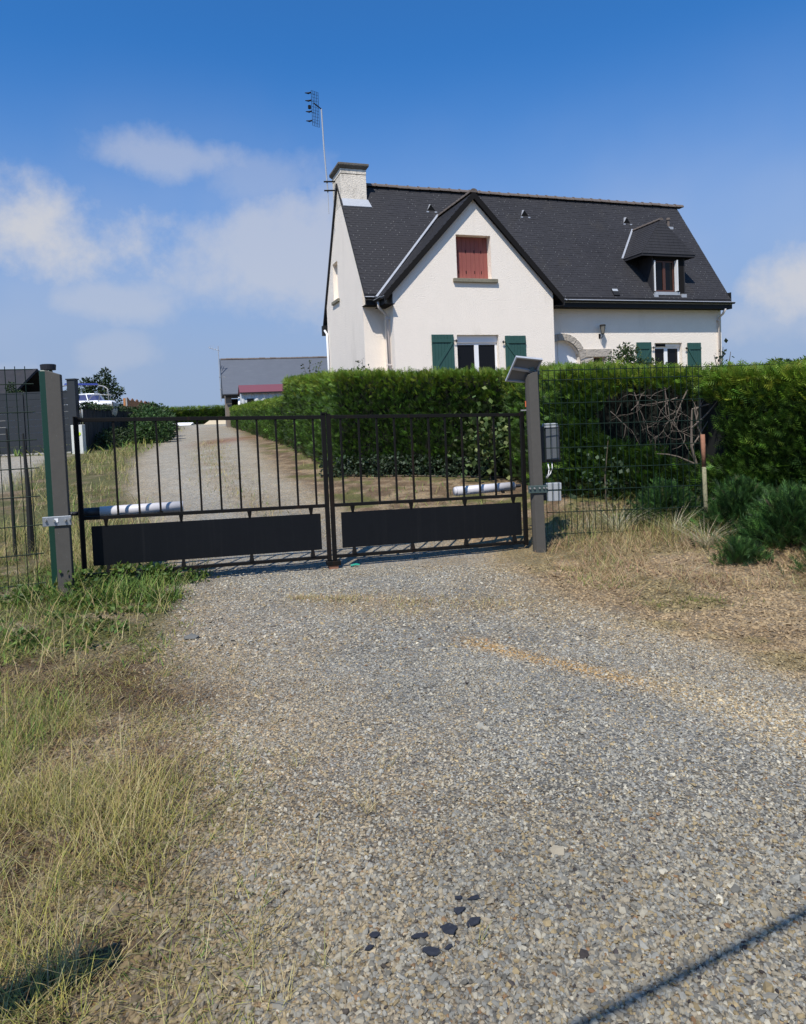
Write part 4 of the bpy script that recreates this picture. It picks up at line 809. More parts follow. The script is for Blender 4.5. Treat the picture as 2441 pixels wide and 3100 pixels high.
# actuators
def actuator(s0, s1, z0, z1, n0, n1, label, dark_end):
    a, b = gp(s0, n0, z0), gp(s1, n1, z1); e = empty('gate_opener', a); o = -e.location; tag(e, label, 'gate motor', 'tubular gate openers'); d = (b-a)
    k = .20 if dark_end else 0
    MB(o).tube([a+d*k, b], .054, 20).build('tube', tube_m, e, True)
    if dark_end: MB(o).tube([a, a+d*k], .050, 20).tube([a-d*.1, a], .02, 8).build('end_cap', rubber, e, True)
    else: MB(o).tube([a-d.normalized()*.02, a], [.046, .054], 20).build('end_cap', tube_m, e, True); MB(o).tube([b, b+d*.12], .02, 8).build('arm', rubber, e)
    MB(o).box(a+d*.8+Vector((-.02, -.12, -.06)), a+d*.8+Vector((.01, .0, -.03))).build('clamp', black_metal, e)
actuator(-.02, .98, .615, .64, .16, .13, 'light grey tubular opener behind the left leaf of the gate', True)
actuator(4.05, 4.82, .655, .68, .13, .15, 'light grey tubular opener behind the right leaf of the gate', False)

# ------------------------------------------------------------------ gate posts
e = empty('gate_post', (-3.30, 6.58, 0)); o_ = -e.location; tag(e, 'left gate post, dark green tube with a grey metal cover plate and black cap', 'post')
gd = Matrix.Rotation(GD*.6, 4, 'Z')
def post_box(mb, cx, cy, x0, x1, y0, y1, z0, z1, slant=0, shx=0):
    c = Vector((cx, cy, 0)); lo = [c+gd@Vector((x, y, z0)) for x, y in ((x0, y0), (x1, y0), (x1, y1), (x0, y1))]; hi = [c+gd@Vector((x+shx, y, z1+(slant if x == x1 else 0))) for x, y in ((x0, y0), (x1, y0), (x1, y1), (x0, y1))]; return mb.hexa(lo, hi)
post_box(MB(o_), -3.345, 6.58, -.045, .055, -.045, .055, -.1, 2.15).build('green_tube', green_metal, e, bevel=.012)
MB(o_).tube([(-3.325, 6.60, 2.15), (-3.325, 6.60, 2.20), (-3.325, 6.60, 2.205)], [.066, .070, .06], 18).build('cap', rubber, e)
post_box(MB(o_), -3.235, 6.50, -.055, .075, -.05, .02, -.05, 2.14, -.045).build('cover_plate', galv_dirty, e, bevel=.006)
post_box(MB(o_), -3.235, 6.50, -.15, .10, -.066, -.052, .69, .78).build('bracket', bracket_l, e, bevel=.004)
b = MB(o_)
for x in (-.12, -.045, .05, .09): c = Vector((-3.235, 6.50, 0))+gd@Vector((x, -.066, .735+.012*(x*20 % 2-.5))); b.tube([c, c+gd@Vector((0, -.022, 0))], .012, 6)
b.build('bolt', galv, e); post_box(MB(o_), -3.235, 6.50, -.045, -.012, -.071, -.0665, .725, .76).build('white_tag', upvc, e)
e = empty('gate_post', (1.56, 8.17, -.14)); o_ = -e.location; tag(e, 'right gate post of speckled grey metal with slanted top and green tube behind', 'post')
c = (1.535, 8.14)
def rp(mb, x0, x1, y0, y1, z0, z1a, z1b, lean=.0):
    lo = [(c[0]+x0+lean, c[1]+y0, z0), (c[0]+x1+lean, c[1]+y0, z0), (c[0]+x1+lean, c[1]+y1, z0), (c[0]+x0+lean, c[1]+y1, z0)]; hi = [(c[0]+x0, c[1]+y0, z1a), (c[0]+x1, c[1]+y0, z1b), (c[0]+x1, c[1]+y1, z1b), (c[0]+x0, c[1]+y1, z1a)]; return mb.hexa(lo, hi)
lo = [(-.030, -.055), (.075, -.055), (.075, .05), (-.062, .05), (-.062, -.012)]
MB(o_).hexa([(c[0]+x+.012, c[1]+y, -.25) for x, y in lo], [(c[0]+x-.015, c[1]+y, 1.985+(x+.03)*.45) for x, y in lo]).build('cover_plate', galv_dirty, e, bevel=.004)
rp(MB(o_), .03, .095, .055, .12, -.2, 2.15, 2.15).build('green_tube', green_metal, e, bevel=.008)
rp(MB(o_), -.10, .13, -.072, -.057, .60, .69, .69).build('bracket', bracket_m, e, bevel=.004)
b = MB(o_)
for x in (-.08, -.03, .03, .08, .115): b.tube([(c[0]+x, c[1]-.072, .66), (c[0]+x, c[1]-.092, .66)], .011, 6)
b.build('bolt', galv, e)
MB(o_).box((1.40, 8.16, 1.565), (1.50, 8.20, 1.58)).build('hinge_pin', galv, e); MB(o_).box((1.455, 8.17, 1.61), (1.475, 8.20, 1.68)).build('reflector', orange_m, e)
# solar panel
e = empty('solar_panel', (1.56, 8.2, 2.0)); o_ = -e.location; tag(e, 'small tilted solar panel bracketed to the top of the right gate post', 'solar panel')
TL, TR, BL, BR = Vector((1.335, 7.98, 2.19)), Vector((1.645, 8.02, 2.15)), Vector((1.235, 8.20, 1.925)), Vector((1.56, 8.26, 1.89)); nn = (TR-TL).cross(BL-TL).normalized(); nn = -nn if nn.y < 0 else nn
def quadbox(mb, a, b, c_2, d, n0, n1): return mb.hexa([a+nn*n0, b+nn*n0, c_2+nn*n0, d+nn*n0], [a+nn*n1, b+nn*n1, c_2+nn*n1, d+nn*n1])
L_ = lambda s, t: TL.lerp(TR, s).lerp(BL.lerp(BR, s), t)
quadbox(MB(o_), L_(.03, .03), L_(.97, .03), L_(.97, .97), L_(.03, .97), .008, .014).build('back_sheet', back_m, e)
quadbox(MB(o_), L_(.02, .02), L_(.98, .02), L_(.98, .98), L_(.02, .98), .0145, .018).build('cells', cell_m, e)
f = MB(o_); quadbox(f, L_(0, 0), L_(1, 0), L_(1, .05), L_(0, .05), -.012, .02); quadbox(f, L_(0, .95), L_(1, .95), L_(1, 1), L_(0, 1), -.012, .02); quadbox(f, L_(0, .05), L_(.05, .05), L_(.05, .95), L_(0, .95), -.012, .02); quadbox(f, L_(.95, .05), L_(1, .05), L_(1, .95), L_(.95, .95), -.012, .02)
f.build('frame', zinc, e); f = MB(o_); quadbox(f, L_(.05, .40), L_(.95, .47), L_(.95, .56), L_(.05, .49), -.02, .006); f.build('crossbar', zinc, e)
MB(o_).box((1.50, 8.10, 2.02), (1.56, 8.2, 2.08)).box((1.54, 8.15, 1.98), (1.63, 8.22, 2.10)).build('mount', bracket_m, e)
# control box and lower junction boxes
e = empty('control_box', (1.77, 8.24, .94)); o_ = -e.location; tag(e, 'dark grey control box with white top edge behind the mesh next to the right post', 'control box')
MB(o_).box((1.655, 8.36, .93), (1.89, 8.48, 1.37)).build('housing', rubber, e, bevel=.01); MB(o_).box((1.715, 8.34, .96), (1.87, 8.36, 1.345)).build('lid', box_m, e, bevel=.012); MB(o_).box((1.70, 8.33, 1.35), (1.86, 8.47, 1.40)).build('top_flange', box_light, e, bevel=.004)
e = empty('cable_loop', (1.75, 8.38, .75)); tag(e, 'two short white cables hanging below the control box', 'cable'); o_ = -e.location
MB(o_).tube([(1.735, 8.38, .93), (1.745, 8.36, .85), (1.735, 8.35, .79), (1.70, 8.36, .74)], .007, 6).build('strand', white_cable, e, True); MB(o_).tube([(1.785, 8.38, .93), (1.785, 8.36, .86), (1.76, 8.35, .80), (1.715, 8.36, .74)], .007, 6).build('strand', white_cable, e, True)
e = empty('junction_box', (1.79, 8.3, .46)); o_ = -e.location; tag(e, 'pale grey junction box clamped low on the right post behind the mesh', 'junction box')
MB(o_).box((1.70, 8.34, .60), (1.885, 8.42, .68)).build('lid', box_light, e, bevel=.006); MB(o_).box((1.71, 8.35, .46), (1.88, 8.46, .585)).build('housing', box_light, e, bevel=.006); MB(o_).box((1.63, 8.36, .47), (1.708, 8.46, .66)).build('backing', rubber, e)

# ------------------------------------------------------------------ mesh fences
def mesh_panel(name, label, P, Q, zrows, dx, dzQ, r=.0026, fold=None, group='welded green mesh fence panels'):
    e = empty(name, (*P, zrows[-1])); o = -e.location; tag(e, label, 'mesh fence', group); P, Q = Vector(P), Vector(Q); Ln = (Q-P).length; n = int(Ln/dx)
    hz_ = MB(o); vt = MB(o)
    for i, z in enumerate(zrows): hz_.tube([(*P, z), (*Q, z+dzQ)], r*1.25, 5)
    hz_.build('horizontal_wires', green_wire, e)
    for i in range(n+1):
        t = min(1, i*dx/Ln); p = P.lerp(Q, t); pts = [(p.x, p.y, z+dzQ*t) for z in zrows]; vt.tube([(p.x, p.y, zrows[0]+dzQ*t+.03)]+pts[1:-1]+[(p.x, p.y, zrows[-1]+dzQ*t-.03)], r, 4)
    vt.build('vertical_wires', green_wire, e); return e
mesh_panel('mesh_fence', 'green welded mesh fence between right gate post and wooden stake', (1.68, 8.25), (3.62, 8.36), [2.03, 1.915, 1.64, 1.385, 1.11, .86, .60, .34, .08], .073, -.025, r=.0042)
mesh_panel('mesh_fence', 'green welded mesh fence left of the left gate post', (-4.55, 6.06), (-3.42, 6.50), [2.155, 2.02, 1.76, 1.50, 1.235, .97, .70, .43, .15], .082, .0, r=.0042)
m = MB().tube([(3.62, 8.36, 2.0), (6.5, 8.3, 1.98)], .004, 5).build('fence_wire', green_wire); tag(m, 'single green wire running right along the hedge top from the mesh', 'wire')
e = empty('wooden_stake', (3.62, 8.30, 0)); o_ = -e.location; tag(e, 'thin wooden stake with rusty top standing before the gap in the hedge', 'stake')
MB(o_).tube([(3.605, 8.30, -.1), (3.60, 8.31, .4), (3.597, 8.32, .8)], [.026, .025, .024], 9).build('shaft', stake_m, e, True); MB(o_).tube([(3.597, 8.32, .802), (3.595, 8.33, 1.19)], [.0245, .026], 9).build('top', rust, e, True)
for i, (x, zt, lb) in enumerate([(-4.83, 1.62, 'slim dark stake seen through the left mesh fence'), (-4.63, 1.55, 'thicker dark stake beside the slim one behind the left mesh')]):
    zb = gzf(x, 8.5); m = MB((-x, -8.5, -zb)).tube([(x, 8.5, zb-.1), (x+.01, 8.5, (zb+zt)/2), (x-.02, 8.52, zt)], [.045 if i else .022, .03 if i else .02, .012], 7).build('dark_stake', dark_screen); m.location = (x, 8.5, zb); tag(m, lb, 'stake', 'dark stakes behind the left mesh')

# ------------------------------------------------------------------ left neighbours
zb = .62
e = empty('panel_fence', (-14, 25.1, zb)); o_ = -e.location; tag(e, 'dark blue grey board fence with low concrete base at far left', 'fence')
for i in range(5):
    x0_ = -20.9+i*1.82
    for j in range(9): z0_ = zb+.12+j*.24; MB(o_).box((x0_+.05, 25.04, z0_+.004), (x0_+1.77, 25.075, z0_+.236)).build('board', grey_comp, e)
    MB(o_).box((x0_-.05, 25.0, zb-.1), (x0_+.05, 25.1, 2.86)).build('post', grey_comp, e)
MB(o_).box((-20.95, 25.03, 2.885), (-11.85, 25.085, 2.93)).build('top_rail', grey_comp, e); MB(o_).box((-21, 25.0, zb-.2), (-11.7, 25.12, zb+.11)).build('concrete_base', conc, e)
MB(o_).box((-11.92, 24.9, zb-.2), (-11.64, 25.18, 3.30)).build('end_post', grey_comp, e); MB(o_).box((-11.95, 24.87, 3.30), (-11.61, 25.21, 3.34)).build('post_cap', grey_comp, e)
e = empty('meter_cabinet', (-11.5, 24.6, zb)); o_ = -e.location; tag(e, 'white electric meter cabinet with a round yellow green sticker', 'cabinet')
MB(o_).box((-11.68, 24.5, zb-.1), (-11.28, 24.75, 1.68)).build('housing', conc if False else mat('cabinet_white', (.60, .60, .55), .8, noise=(9, .2)), e, bevel=.01)
MB(o_).box((-11.495, 24.49, zb), (-11.475, 24.499, 1.66)).build('door_gap', black_metal, e)
MB(o_).tube([(-11.40, 24.485, 1.36), (-11.40, 24.498, 1.36)], .065, 16).build('sticker', yellow_m, e); MB(o_).box((-11.43, 24.9, 1.78), (-11.30, 24.93, 1.86)).build('number_plate', upvc, e)
# boarded dark fence along the drive
e = empty('board_fence', (-13.5, 32.5, .75)); o_ = -e.location; tag(e, 'tall black weathered board fence running away along the left of the drive', 'fence')
A, B = Vector((-11.55, 25.3)), Vector((-15.5, 40.2)); Ln = (B-A).length; d = (B-A)/Ln; nb = Vector((-d.y, d.x)); k = int(Ln/.2)
bm_ = None
for i in range(k):
    a = A+d*(i*.2+.005); b2 = A+d*(i*.2+.195); zt_ = 2.33+.14*i/k+.05*math.sin(i*1.3)+random.uniform(-.04, .04); z0_ = gzf(*a)-.15; j = random.uniform(0, .02)
    MB(o_).hexa([(a.x+nb.x*j, a.y+nb.y*j, z0_), (b2.x+nb.x*j, b2.y+nb.y*j, z0_), (b2.x+nb.x*(j+.03), b2.y+nb.y*(j+.03), z0_), (a.x+nb.x*(j+.03), a.y+nb.y*(j+.03), z0_)], [(a.x+nb.x*j, a.y+nb.y*j, zt_), (b2.x+nb.x*j, b2.y+nb.y*j, zt_), (b2.x+nb.x*(j+.03), b2.y+nb.y*(j+.03), zt_), (a.x+nb.x*(j+.03), a.y+nb.y*(j+.03), zt_)]).build('board', dark_screen, e)
# orange fence
e = empty('wooden_fence', (-16.4, 42, .9)); o_ = -e.location; tag(e, 'orange brown wooden panel fence beyond the black board fence', 'fence')
A, B = Vector((-16.35, 41.5)), Vector((-19.4, 55)); d = (B-A).normalized(); nb = Vector((-d.y, d.x))
for i in range(36):
    a = A+d*(i*.38); b2 = A+d*(i*.38+.37); zt_ = 3.16+.08*math.cos((i % 5)*1.2)-.0*i; z0_ = .9
    MB(o_).hexa([(a.x, a.y, z0_), (b2.x, b2.y, z0_), (b2.x+.03, b2.y, z0_), (a.x+.03, a.y, z0_)], [(a.x, a.y, zt_), (b2.x, b2.y, zt_), (b2.x+.03, b2.y, zt_), (a.x+.03, a.y, zt_)]).build('board', orange_wood, e)
MB(o_).box((-16.50, 41.35, .9), (-16.38, 41.48, 3.2)).build('post', orange_wood, e); MB(o_).box((-16.34, 41.3, .9), (-16.26, 41.40, 3.2)).build('post', conc, e)

# ------------------------------------------------------------------ leafy plants
LEAFV = np.array([(0, 0, 0), (.28, .45, .06), (0, 1, 0), (-.28, .45, .06)], float); LEAFF = np.array([(0, 1, 2, 3)])
def leafcloud(name, centres, n, size, cols, wts, m=leaf_m, parent=None, off=(0, 0, 0), shell=.6, lit=None):
    c = np.array([q[:3] for q in centres], float); r = np.array([q[3:6] for q in centres], float); wv = r.prod(1)**.66; i = rng.choice(len(c), n, p=wv/wv.sum())
    d = rng.normal(size=(n, 3)); d /= np.linalg.norm(d, axis=1, keepdims=True); rad = shell+(1.08-shell)*rng.random(n)**.7
    pos = c[i]+d*r[i]*rad[:, None]; dr = d+rng.normal(0, .6, (n, 3)); cc = palette(n, cols, wts, .25)
    v, f = scatter(LEAFV, LEAFF, pos-np.array(off), frames(dr), U(size*.6, size*1.3, n)); return np_mesh(name, v, f, m, parent, col=np.repeat(cc, 4, 0))
def bush(name, label, cat, loc, centres, n, size, cols, wts, trunk=None, shell=.5, core=True, group=None):
    e = empty(name, loc); tag(e, label, cat, group); leafcloud('foliage' if cat != 'tree' else 'crown', centres, n, size, cols, wts, parent=e, off=loc, shell=shell)
    m = MB(-Vector(loc))
    if trunk:
        for t in trunk: m.tube(t[0], t[1], 6)
    else:
        for q in centres: m.tube([loc, ((loc[0]+q[0])/2+.02, (loc[1]+q[1])/2, (loc[2]+q[2])/2), q[:3]], [.03, .02, .008], 5)
    m.build('trunk' if cat == 'tree' else 'stems', bark, e); return e
DK = [(.020, .040, .012), (.032, .06, .018), (.05, .085, .028), (.015, .03, .01)]
# tree behind the boat
tl = (-19.6, 45, .9); cs = [(-20.6, 45, 3.2, 1.1, .8, .8), (-19.6, 45, 3.8, .8, .7, .7), (-19.3, 45, 4.6, .5, .4, .4), (-20.2, 45, 4.3, .35, .4, .45), (-18.7, 45, 4.3, .4, .4, .5), (-18.3, 45, 3.8, .45, .4, .3), (-18.8, 45, 3.0, .8, .6, .7), (-18.0, 45, 2.5, .5, .5, .4), (-17.5, 45, 2.8, .3, .3, .3), (-21.1, 45, 3.9, .4, .4, .3), (-19.0, 45, 5.05, .25, .25, .25)]
bush('broadleaf_tree', 'dark bushy tree rising behind the white boat', 'tree', tl, cs, 5200, .16, DK, [2, 3, 2, 2], trunk=[([tl, (-19.6, 45, 2.4), (-19.3, 45, 4.4)], [.14, .10, .03]), ([(-19.6, 45, 1.8), (-20.4, 45, 3.2)], [.07, .03]), ([(-19.6, 45, 2.0), (-18.5, 45, 3.4)], [.07, .03])], shell=.2)
sh = (-11.9, 33.3, .75); bush('rounded_shrub', 'dark rounded laurel shrub at the left drive edge, in front of the orange fence', 'shrub', sh, [(-10.95, 30.8, 1.32, .75, .9, .7), (-11.9, 33.3, 1.45, 1.0, 1.2, .85), (-13.3, 37, 1.7, 1.1, 1.4, .95), (-11.6, 31.5, 1.0, .7, .8, .4)], 9000, .14, [(.025, .055, .014), (.04, .085, .02), (.065, .12, .03)], [3, 3, 1.5])
sh = (-11.6, 27.8, .7); bush('low_shrub', 'low dark shrub growing at the foot of the black board fence', 'shrub', sh, [(-11.7, 27.5, .9, .45, .8, .45), (-12.3, 29.5, 1.0, .45, .9, .5), (-13.0, 32, 1.0, .5, 1.2, .45)], 3500, .10, DK, [2, 3, 2, 2])
tl = (-17.7, 32, .8); bush('garden_tree', 'small conifer showing over the grey fence at the far left', 'tree', tl, [(-17.75, 32, 2.9, .45, .45, .5), (-17.5, 32, 2.6, .5, .45, .4), (-17.9, 32, 3.4, .2, .2, .35)], 2400, .10, DK[:3], [2, 3, 2], trunk=[([tl, (-17.75, 32, 3.2)], [.08, .02])])
# ivy line over the black fence top
cs = [(-11.6-3.9*t, 25.4+14.8*t, 2.36+.12*t+.04*math.sin(t*20), .16, .6, .10) for t in np.linspace(0, 1, 22)]
bush('ivy', 'ivy trailing along the top of the black board fence', 'climber', (-11.8, 25.6, .7), cs, 2600, .09, DK+[(.10, .085, .05)], [2, 3, 2, 2, 1], trunk=[([(-11.8, 25.6, .7), (-11.8, 25.6, 2.3)], [.03, .015])], shell=.1)
# shrubs near the house
def sprig(name, label, loc, stems, leaf, cols, cat='shrub', nleaf=40):
    e = empty(name, loc); tag(e, label, cat); m = MB(-Vector(loc)); P = []; D = []
    for (tip, bend) in stems:
        a = Vector(loc); b = Vector(tip); mid_ = (a+b)/2+Vector((bend, 0, .1)); pts = [a, mid_, b]; m.tube(pts, [.012, .009, .004], 5)
        for k in range(nleaf):
            t = random.uniform(.35, 1); q = (a*(1-t)**2+mid_*2*t*(1-t)+b*t*t)+Vector((random.gauss(0, .05), random.gauss(0, .05), random.gauss(0, .04))); P.append(q); D.append((random.gauss(0, 1), random.gauss(0, 1), random.gauss(.1, .6)))
    m.build('stems', bark, e); n = len(P); v, f = scatter(LEAFV*np.array((1.3, 1, 1)), LEAFF, np.array(P)-np.array(loc), frames(np.array(D)), U(leaf*.6, leaf*1.2, n)); np_mesh('foliage', v, f, leaf_m, e, col=np.repeat(palette(n, cols, [1]*len(cols)), 4, 0)); return e
GS = [(.03, .06, .015), (.045, .08, .02), (.02, .04, .012), (.08, .09, .025)]
sprig('rose_shrub', 'leafy shrub reaching above the hedge before the gable end of the house', (-1.15, 20.5, 2.3), [((-1.45, 20.5, 2.95), 0), ((-1.1, 20.5, 3.22), .05), ((-.9, 20.5, 3.0), .05), ((-1.2, 20.5, 3.1), -.05)], .09, GS, nleaf=22)
sprig('rose_shrub', 'thin leafy shrub above the hedge in front of the grey barn roof', (-3.4, 26, 2.6), [((-3.6, 26, 3.6), 0), ((-3.35, 26, 3.75), .0), ((-3.1, 26, 3.5), .1), ((-2.95, 26, 3.65), .1)], .10, GS, nleaf=18)
bush('garden_shrub', 'broad dark leaved shrub in front of the stone arch and right window', 'shrub', (6.6, 20, 1.7), [(6.45, 20, 2.75, .55, .4, .4), (6.55, 20, 3.05, .30, .3, .25), (7.1, 20, 2.6, .5, .4, .25), (6.0, 20, 2.5, .35, .3, .2), (7.5, 20, 2.5, .3, .3, .15)], 2600, .08, GS, [3, 3, 2, 1], shell=.15)
sprig('climbing_rose', 'arching rose with pointed leaves at the right corner of the house', (5.25, 11.2, 1.7), [((5.05, 11.2, 2.32), -.05), ((5.2, 11.2, 2.44), -.05), ((5.32, 11.2, 2.36), .0), ((5.5, 11.2, 2.12), .12), ((5.1, 11.2, 2.2), 0)], .075, [(.03, .045, .03), (.045, .06, .03), (.02, .035, .015)], nleaf=12)
# distant trees on the right
for i, (x, y, z, r, lb) in enumerate([(39, 78, 3.4, 2.2, 'low dark distant tree just right of the house'), (43.5, 80, 4.0, 2.4, 'middle dark distant tree behind the hedge at right'), (48.5, 80, 4.6, 2.8, 'taller dark distant tree at the right picture edge')]):
    bush('distant_tree', lb, 'tree', (x, y, 1.4), [(x-r*.5, y, z, r*.7, r*.6, r*.5), (x+r*.4, y, z+.2, r*.8, r*.6, r*.55), (x, y, z+r*.35, r*.6, r*.5, r*.4), (x, y, z-1, r, r*.7, r*.5)], 2600, .42, DK, [2, 3, 2, 2], trunk=[([(x, y, 1.4), (x, y, z)], [.25, .1])], group='distant trees')
# spiky young growth and weeds on hedge top
n = 900; t = rng.random(n); segx = rng.choice(3, n, p=[.3, .2, .5]); ends_ = [(H0, H1, 2.86, 2.42), (H1, H2, 2.42, 2.26), (H3, H4, 2.08, 1.94)]
P = np.array([[e0[0]+(e1[0]-e0[0])*tt, e0[1]+(e1[1]-e0[1])*tt+rng.uniform(.05, .7), za_+(zb_-za_)*tt] for tt, k in zip(t, segx) for e0, e1, za_, zb_ in [ends_[k]]])
v, f, c = blades(P[:, 0], P[:, 1], U(.05, .20, n), U(.004, .008, n), U(0, .5, n), U(0, .5, n), palette(n, HG+HT+[(.18, .15, .05)], [2, 2, 1, 1, 1, 2, 2, 1, 1]), base_z=P[:, 2]-.03)
o = np_mesh('new_shoots', v-np.array(hg.location), f, leaf_m, hg, col=c); tag(o, kind='stuff')
# broad-leaved bramble in the hedge, ivy at its foot, broom bushes at right
def scatter_leaves(name, label, cat, n, box, size, cols, wts, condf=None, loc=None, kind=None):
    x = U(box[0], box[1], n); y = U(box[2], box[3], n); z = U(box[4], box[5], n); p = np.stack([x, y, z], 1)
    if condf is not None: p = condf(p)
    n = len(p); v, f = scatter(LEAFV*np.array((1.5, 1, 1)), LEAFF, p-np.array(loc), frames(rng.normal(size=(n, 3))+np.array((0, -.8, .3))), U(size*.6, size*1.3, n)); e = empty(name, loc); tag(e, label, cat)
    np_mesh('foliage', v, f, leaf_m, e, col=np.repeat(palette(n, cols, wts), 4, 0)); return e
def ivyf(p):
    t = rng.random(len(p)); x = -1.7+3.9*t; y = 14.35-1.1*t-rng.random(len(p))*.25; return np.stack([x, y, gz(x, y)+rng.random(len(p))**1.5*.42], 1)
e = scatter_leaves('ground_ivy', 'dark ivy carpet along the foot of the tall hedge behind the gate', 'ivy', 2600, (0, 1, 0, 1, 0, 1), .07, [(.03, .05, .025), (.05, .075, .04), (.10, .13, .08)], [3, 3, 1], ivyf, (0.2, 13.6, .3)); MB((-.2, -13.6, -.3)).tube([(-1.7, 14.2, .4), (.2, 13.6, .36), (2.2, 13, .3)], .015, 5).build('stems', bark, e)
def brf(p):
    c = np.array((1.62, 12.75, 1.0)); return c+rng.normal(size=(len(p), 3))*np.array((.28, .12, .33))
e = scatter_leaves('bramble', 'pale broad leaved bramble climbing the hedge just left of the right post', 'shrub', 420, (0, 1, 0, 1, 0, 1), .11, [(.11, .16, .05), (.16, .20, .07), (.06, .10, .03)], [3, 2, 2], brf, (1.6, 12.8, .3)); MB((-1.6, -12.8, -.3)).tube([(1.6, 12.85, .2), (1.55, 12.8, .8), (1.7, 12.75, 1.5)], [.012, .01, .005], 5).build('stems', bark, e)
def brf2(p): return np.array((2.75, 9.45, .55))+rng.normal(size=(len(p), 3))*np.array((.22, .1, .26))
e = scatter_leaves('elder_sapling', 'small broad leaved sapling behind the right mesh fence', 'shrub', 150, (0, 1, 0, 1, 0, 1), .07, [(.05, .08, .035), (.035, .06, .025), (.08, .10, .06)], [3, 3, 1], brf2, (2.75, 9.45, .1)); MB((-2.75, -9.45, -.1)).tube([(2.75, 9.45, .0), (2.73, 9.45, .6), (2.78, 9.4, 1.15)], [.012, .01, .004], 5).build('stems', bark, e)
def broom(loc, n, h, spread, label, name='broom_bush', dirx=0):
    x = loc[0]+rng.normal(0, spread*.30, n); y = loc[1]+rng.normal(0, spread*.18, n); zb = gz(x, y); a = np.arctan2(y-loc[1], x-loc[0]+dirx)+rng.normal(0, .5, n)
    n = int(n*.42); x = x[:n]; y = y[:n]; zb = zb[:n]; dome = np.exp(-((x-loc[0])/(spread*.5))**2); hz = rng.random(n)**.8*h*.85*dome
    y = y-.06*rng.random(n); d_ = np.stack([(x-loc[0])*1.4+rng.normal(0, .35, n), (y-loc[1])*1.2-.25+rng.normal(0, .3, n), .75+rng.normal(0, .3, n)], 1)
    cl = palette(n, [(.03, .078, .02), (.05, .115, .028), (.08, .16, .036), (.016, .038, .013), (.10, .10, .04)], [3, 3, 1.6, 1.6, .4], .3)
    v, f = scatter(SPV*np.array((.55, 1, .8)), SPF, np.stack([x, y, zb+hz], 1), frames(d_), U(.10, .24, n)*(.6+.6*h)); c = np.repeat(cl, len(SPV), 0)
    e = empty(name, (loc[0], loc[1], gzf(*loc[:2]))); tag(e, label, 'shrub', 'broom bushes in front of the hedge'); o = Vector(e.location)
    np_mesh('foliage', v-np.array(o), f, leaf_m, e, col=c); m = MB()
    for i in range(14): q = random.uniform(0, 2*PI); m.tube([(0, 0, 0), (math.cos(q)*spread*.15, math.sin(q)*spread*.1, h*.35), (math.cos(q)*spread*.35, math.sin(q)*spread*.2, h*.8)], [.012, .008, .003], 5)
    m.build('stems', bark, e)
broom((3.3, 8.75), 5000, .50, .7, 'feathery green broom bush left of the wooden stake'); broom((3.95, 8.15), 8000, .62, .65, 'large dark broom bush right of the wooden stake')
broom((4.1, 7.3), 9500, .62, .85, 'spreading dark broom bush lowest on the bank at right'); broom((3.28, 6.8), 1500, .20, .34, 'small low broom tuft on the bank in front of the stake'); broom((4.0, 6.35), 3600, .42, .5, 'broom bush cut by the right picture edge'); broom((4.9, 6.5), 4500, .7, .8, 'tall broom bush mostly outside the picture at right')
def tuft(loc, n, h, label):
    x = loc[0]+rng.normal(0, .04, n); y = loc[1]+rng.normal(0, .03, n); v, f, c = blades(x, y, U(.5, 1.1, n)*h, U(.003, .005, n), U(.2, 1.5, n), U(.4, 1.0, n), palette(n, [(.50, .45, .32), (.40, .36, .22), (.20, .22, .08)], [3, 2, 1])); o = np_mesh('grass_tuft', v-np.array((loc[0], loc[1], gzf(*loc))), f, straw_m, col=c); o.location = (loc[0], loc[1], gzf(*loc)); tag(o, label, 'grass tuft', 'pale arching grass tufts on the bank')
tuft((2.55, 8.35), 130, .42, 'pale arching grass tuft at the foot of the right mesh fence'); tuft((3.15, 8.1), 90, .42, 'pale arching grass tuft just left of the wooden stake'); tuft((3.25, 7.5), 120, .36, 'bleached grass tuft leaning left below the wooden stake'); tuft((4.15, 6.9), 50, .3, 'thin bleached tuft among the broom at far right'); tuft((2.25, 8.55), 60, .3, 'small pale tuft behind the mesh near the right post')
WV = []; WF = []; WC = []; wb_ = 0
for (wx, wy, n, h) in [(-3.05, 6.45, 160, .25), (-2.85, 6.85, 220, .22), (-2.55, 6.95, 200, .2), (-3.5, 6.3, 120, .15), (-2.9, 6.15, 90, .08), (-2.25, 7.0, 90, .12)]+[(float(rng.uniform(-4.3, -2.2)), float(rng.uniform(4.9, 6.6)), 40, .05) for _ in range(34)]:
    x = wx+rng.normal(0, .10, n); y = wy+rng.normal(0, .05, n); z = gz(x, y)+U(0, h, n); v, f = scatter(LEAFV*np.array((1.2, 1, 1)), LEAFF, np.stack([x, y, z], 1), frames(rng.normal(size=(n, 3))+np.array((0, 0, .5))), U(.025, .065, n)); WV.append(v); WF.append(f+wb_); wb_ += len(v); WC.append(np.repeat(palette(n, [(.07, .13, .02), (.11, .17, .03), (.05, .09, .02), (.15, .16, .03)], [2, 2, 1, 1]), 4, 0))
tag(np_mesh('weeds', np.concatenate(WV), np.concatenate(WF), leaf_m, col=np.concatenate(WC)), 'leafy green weeds under the left end of the gate and around the left post', 'weeds', kind='stuff')

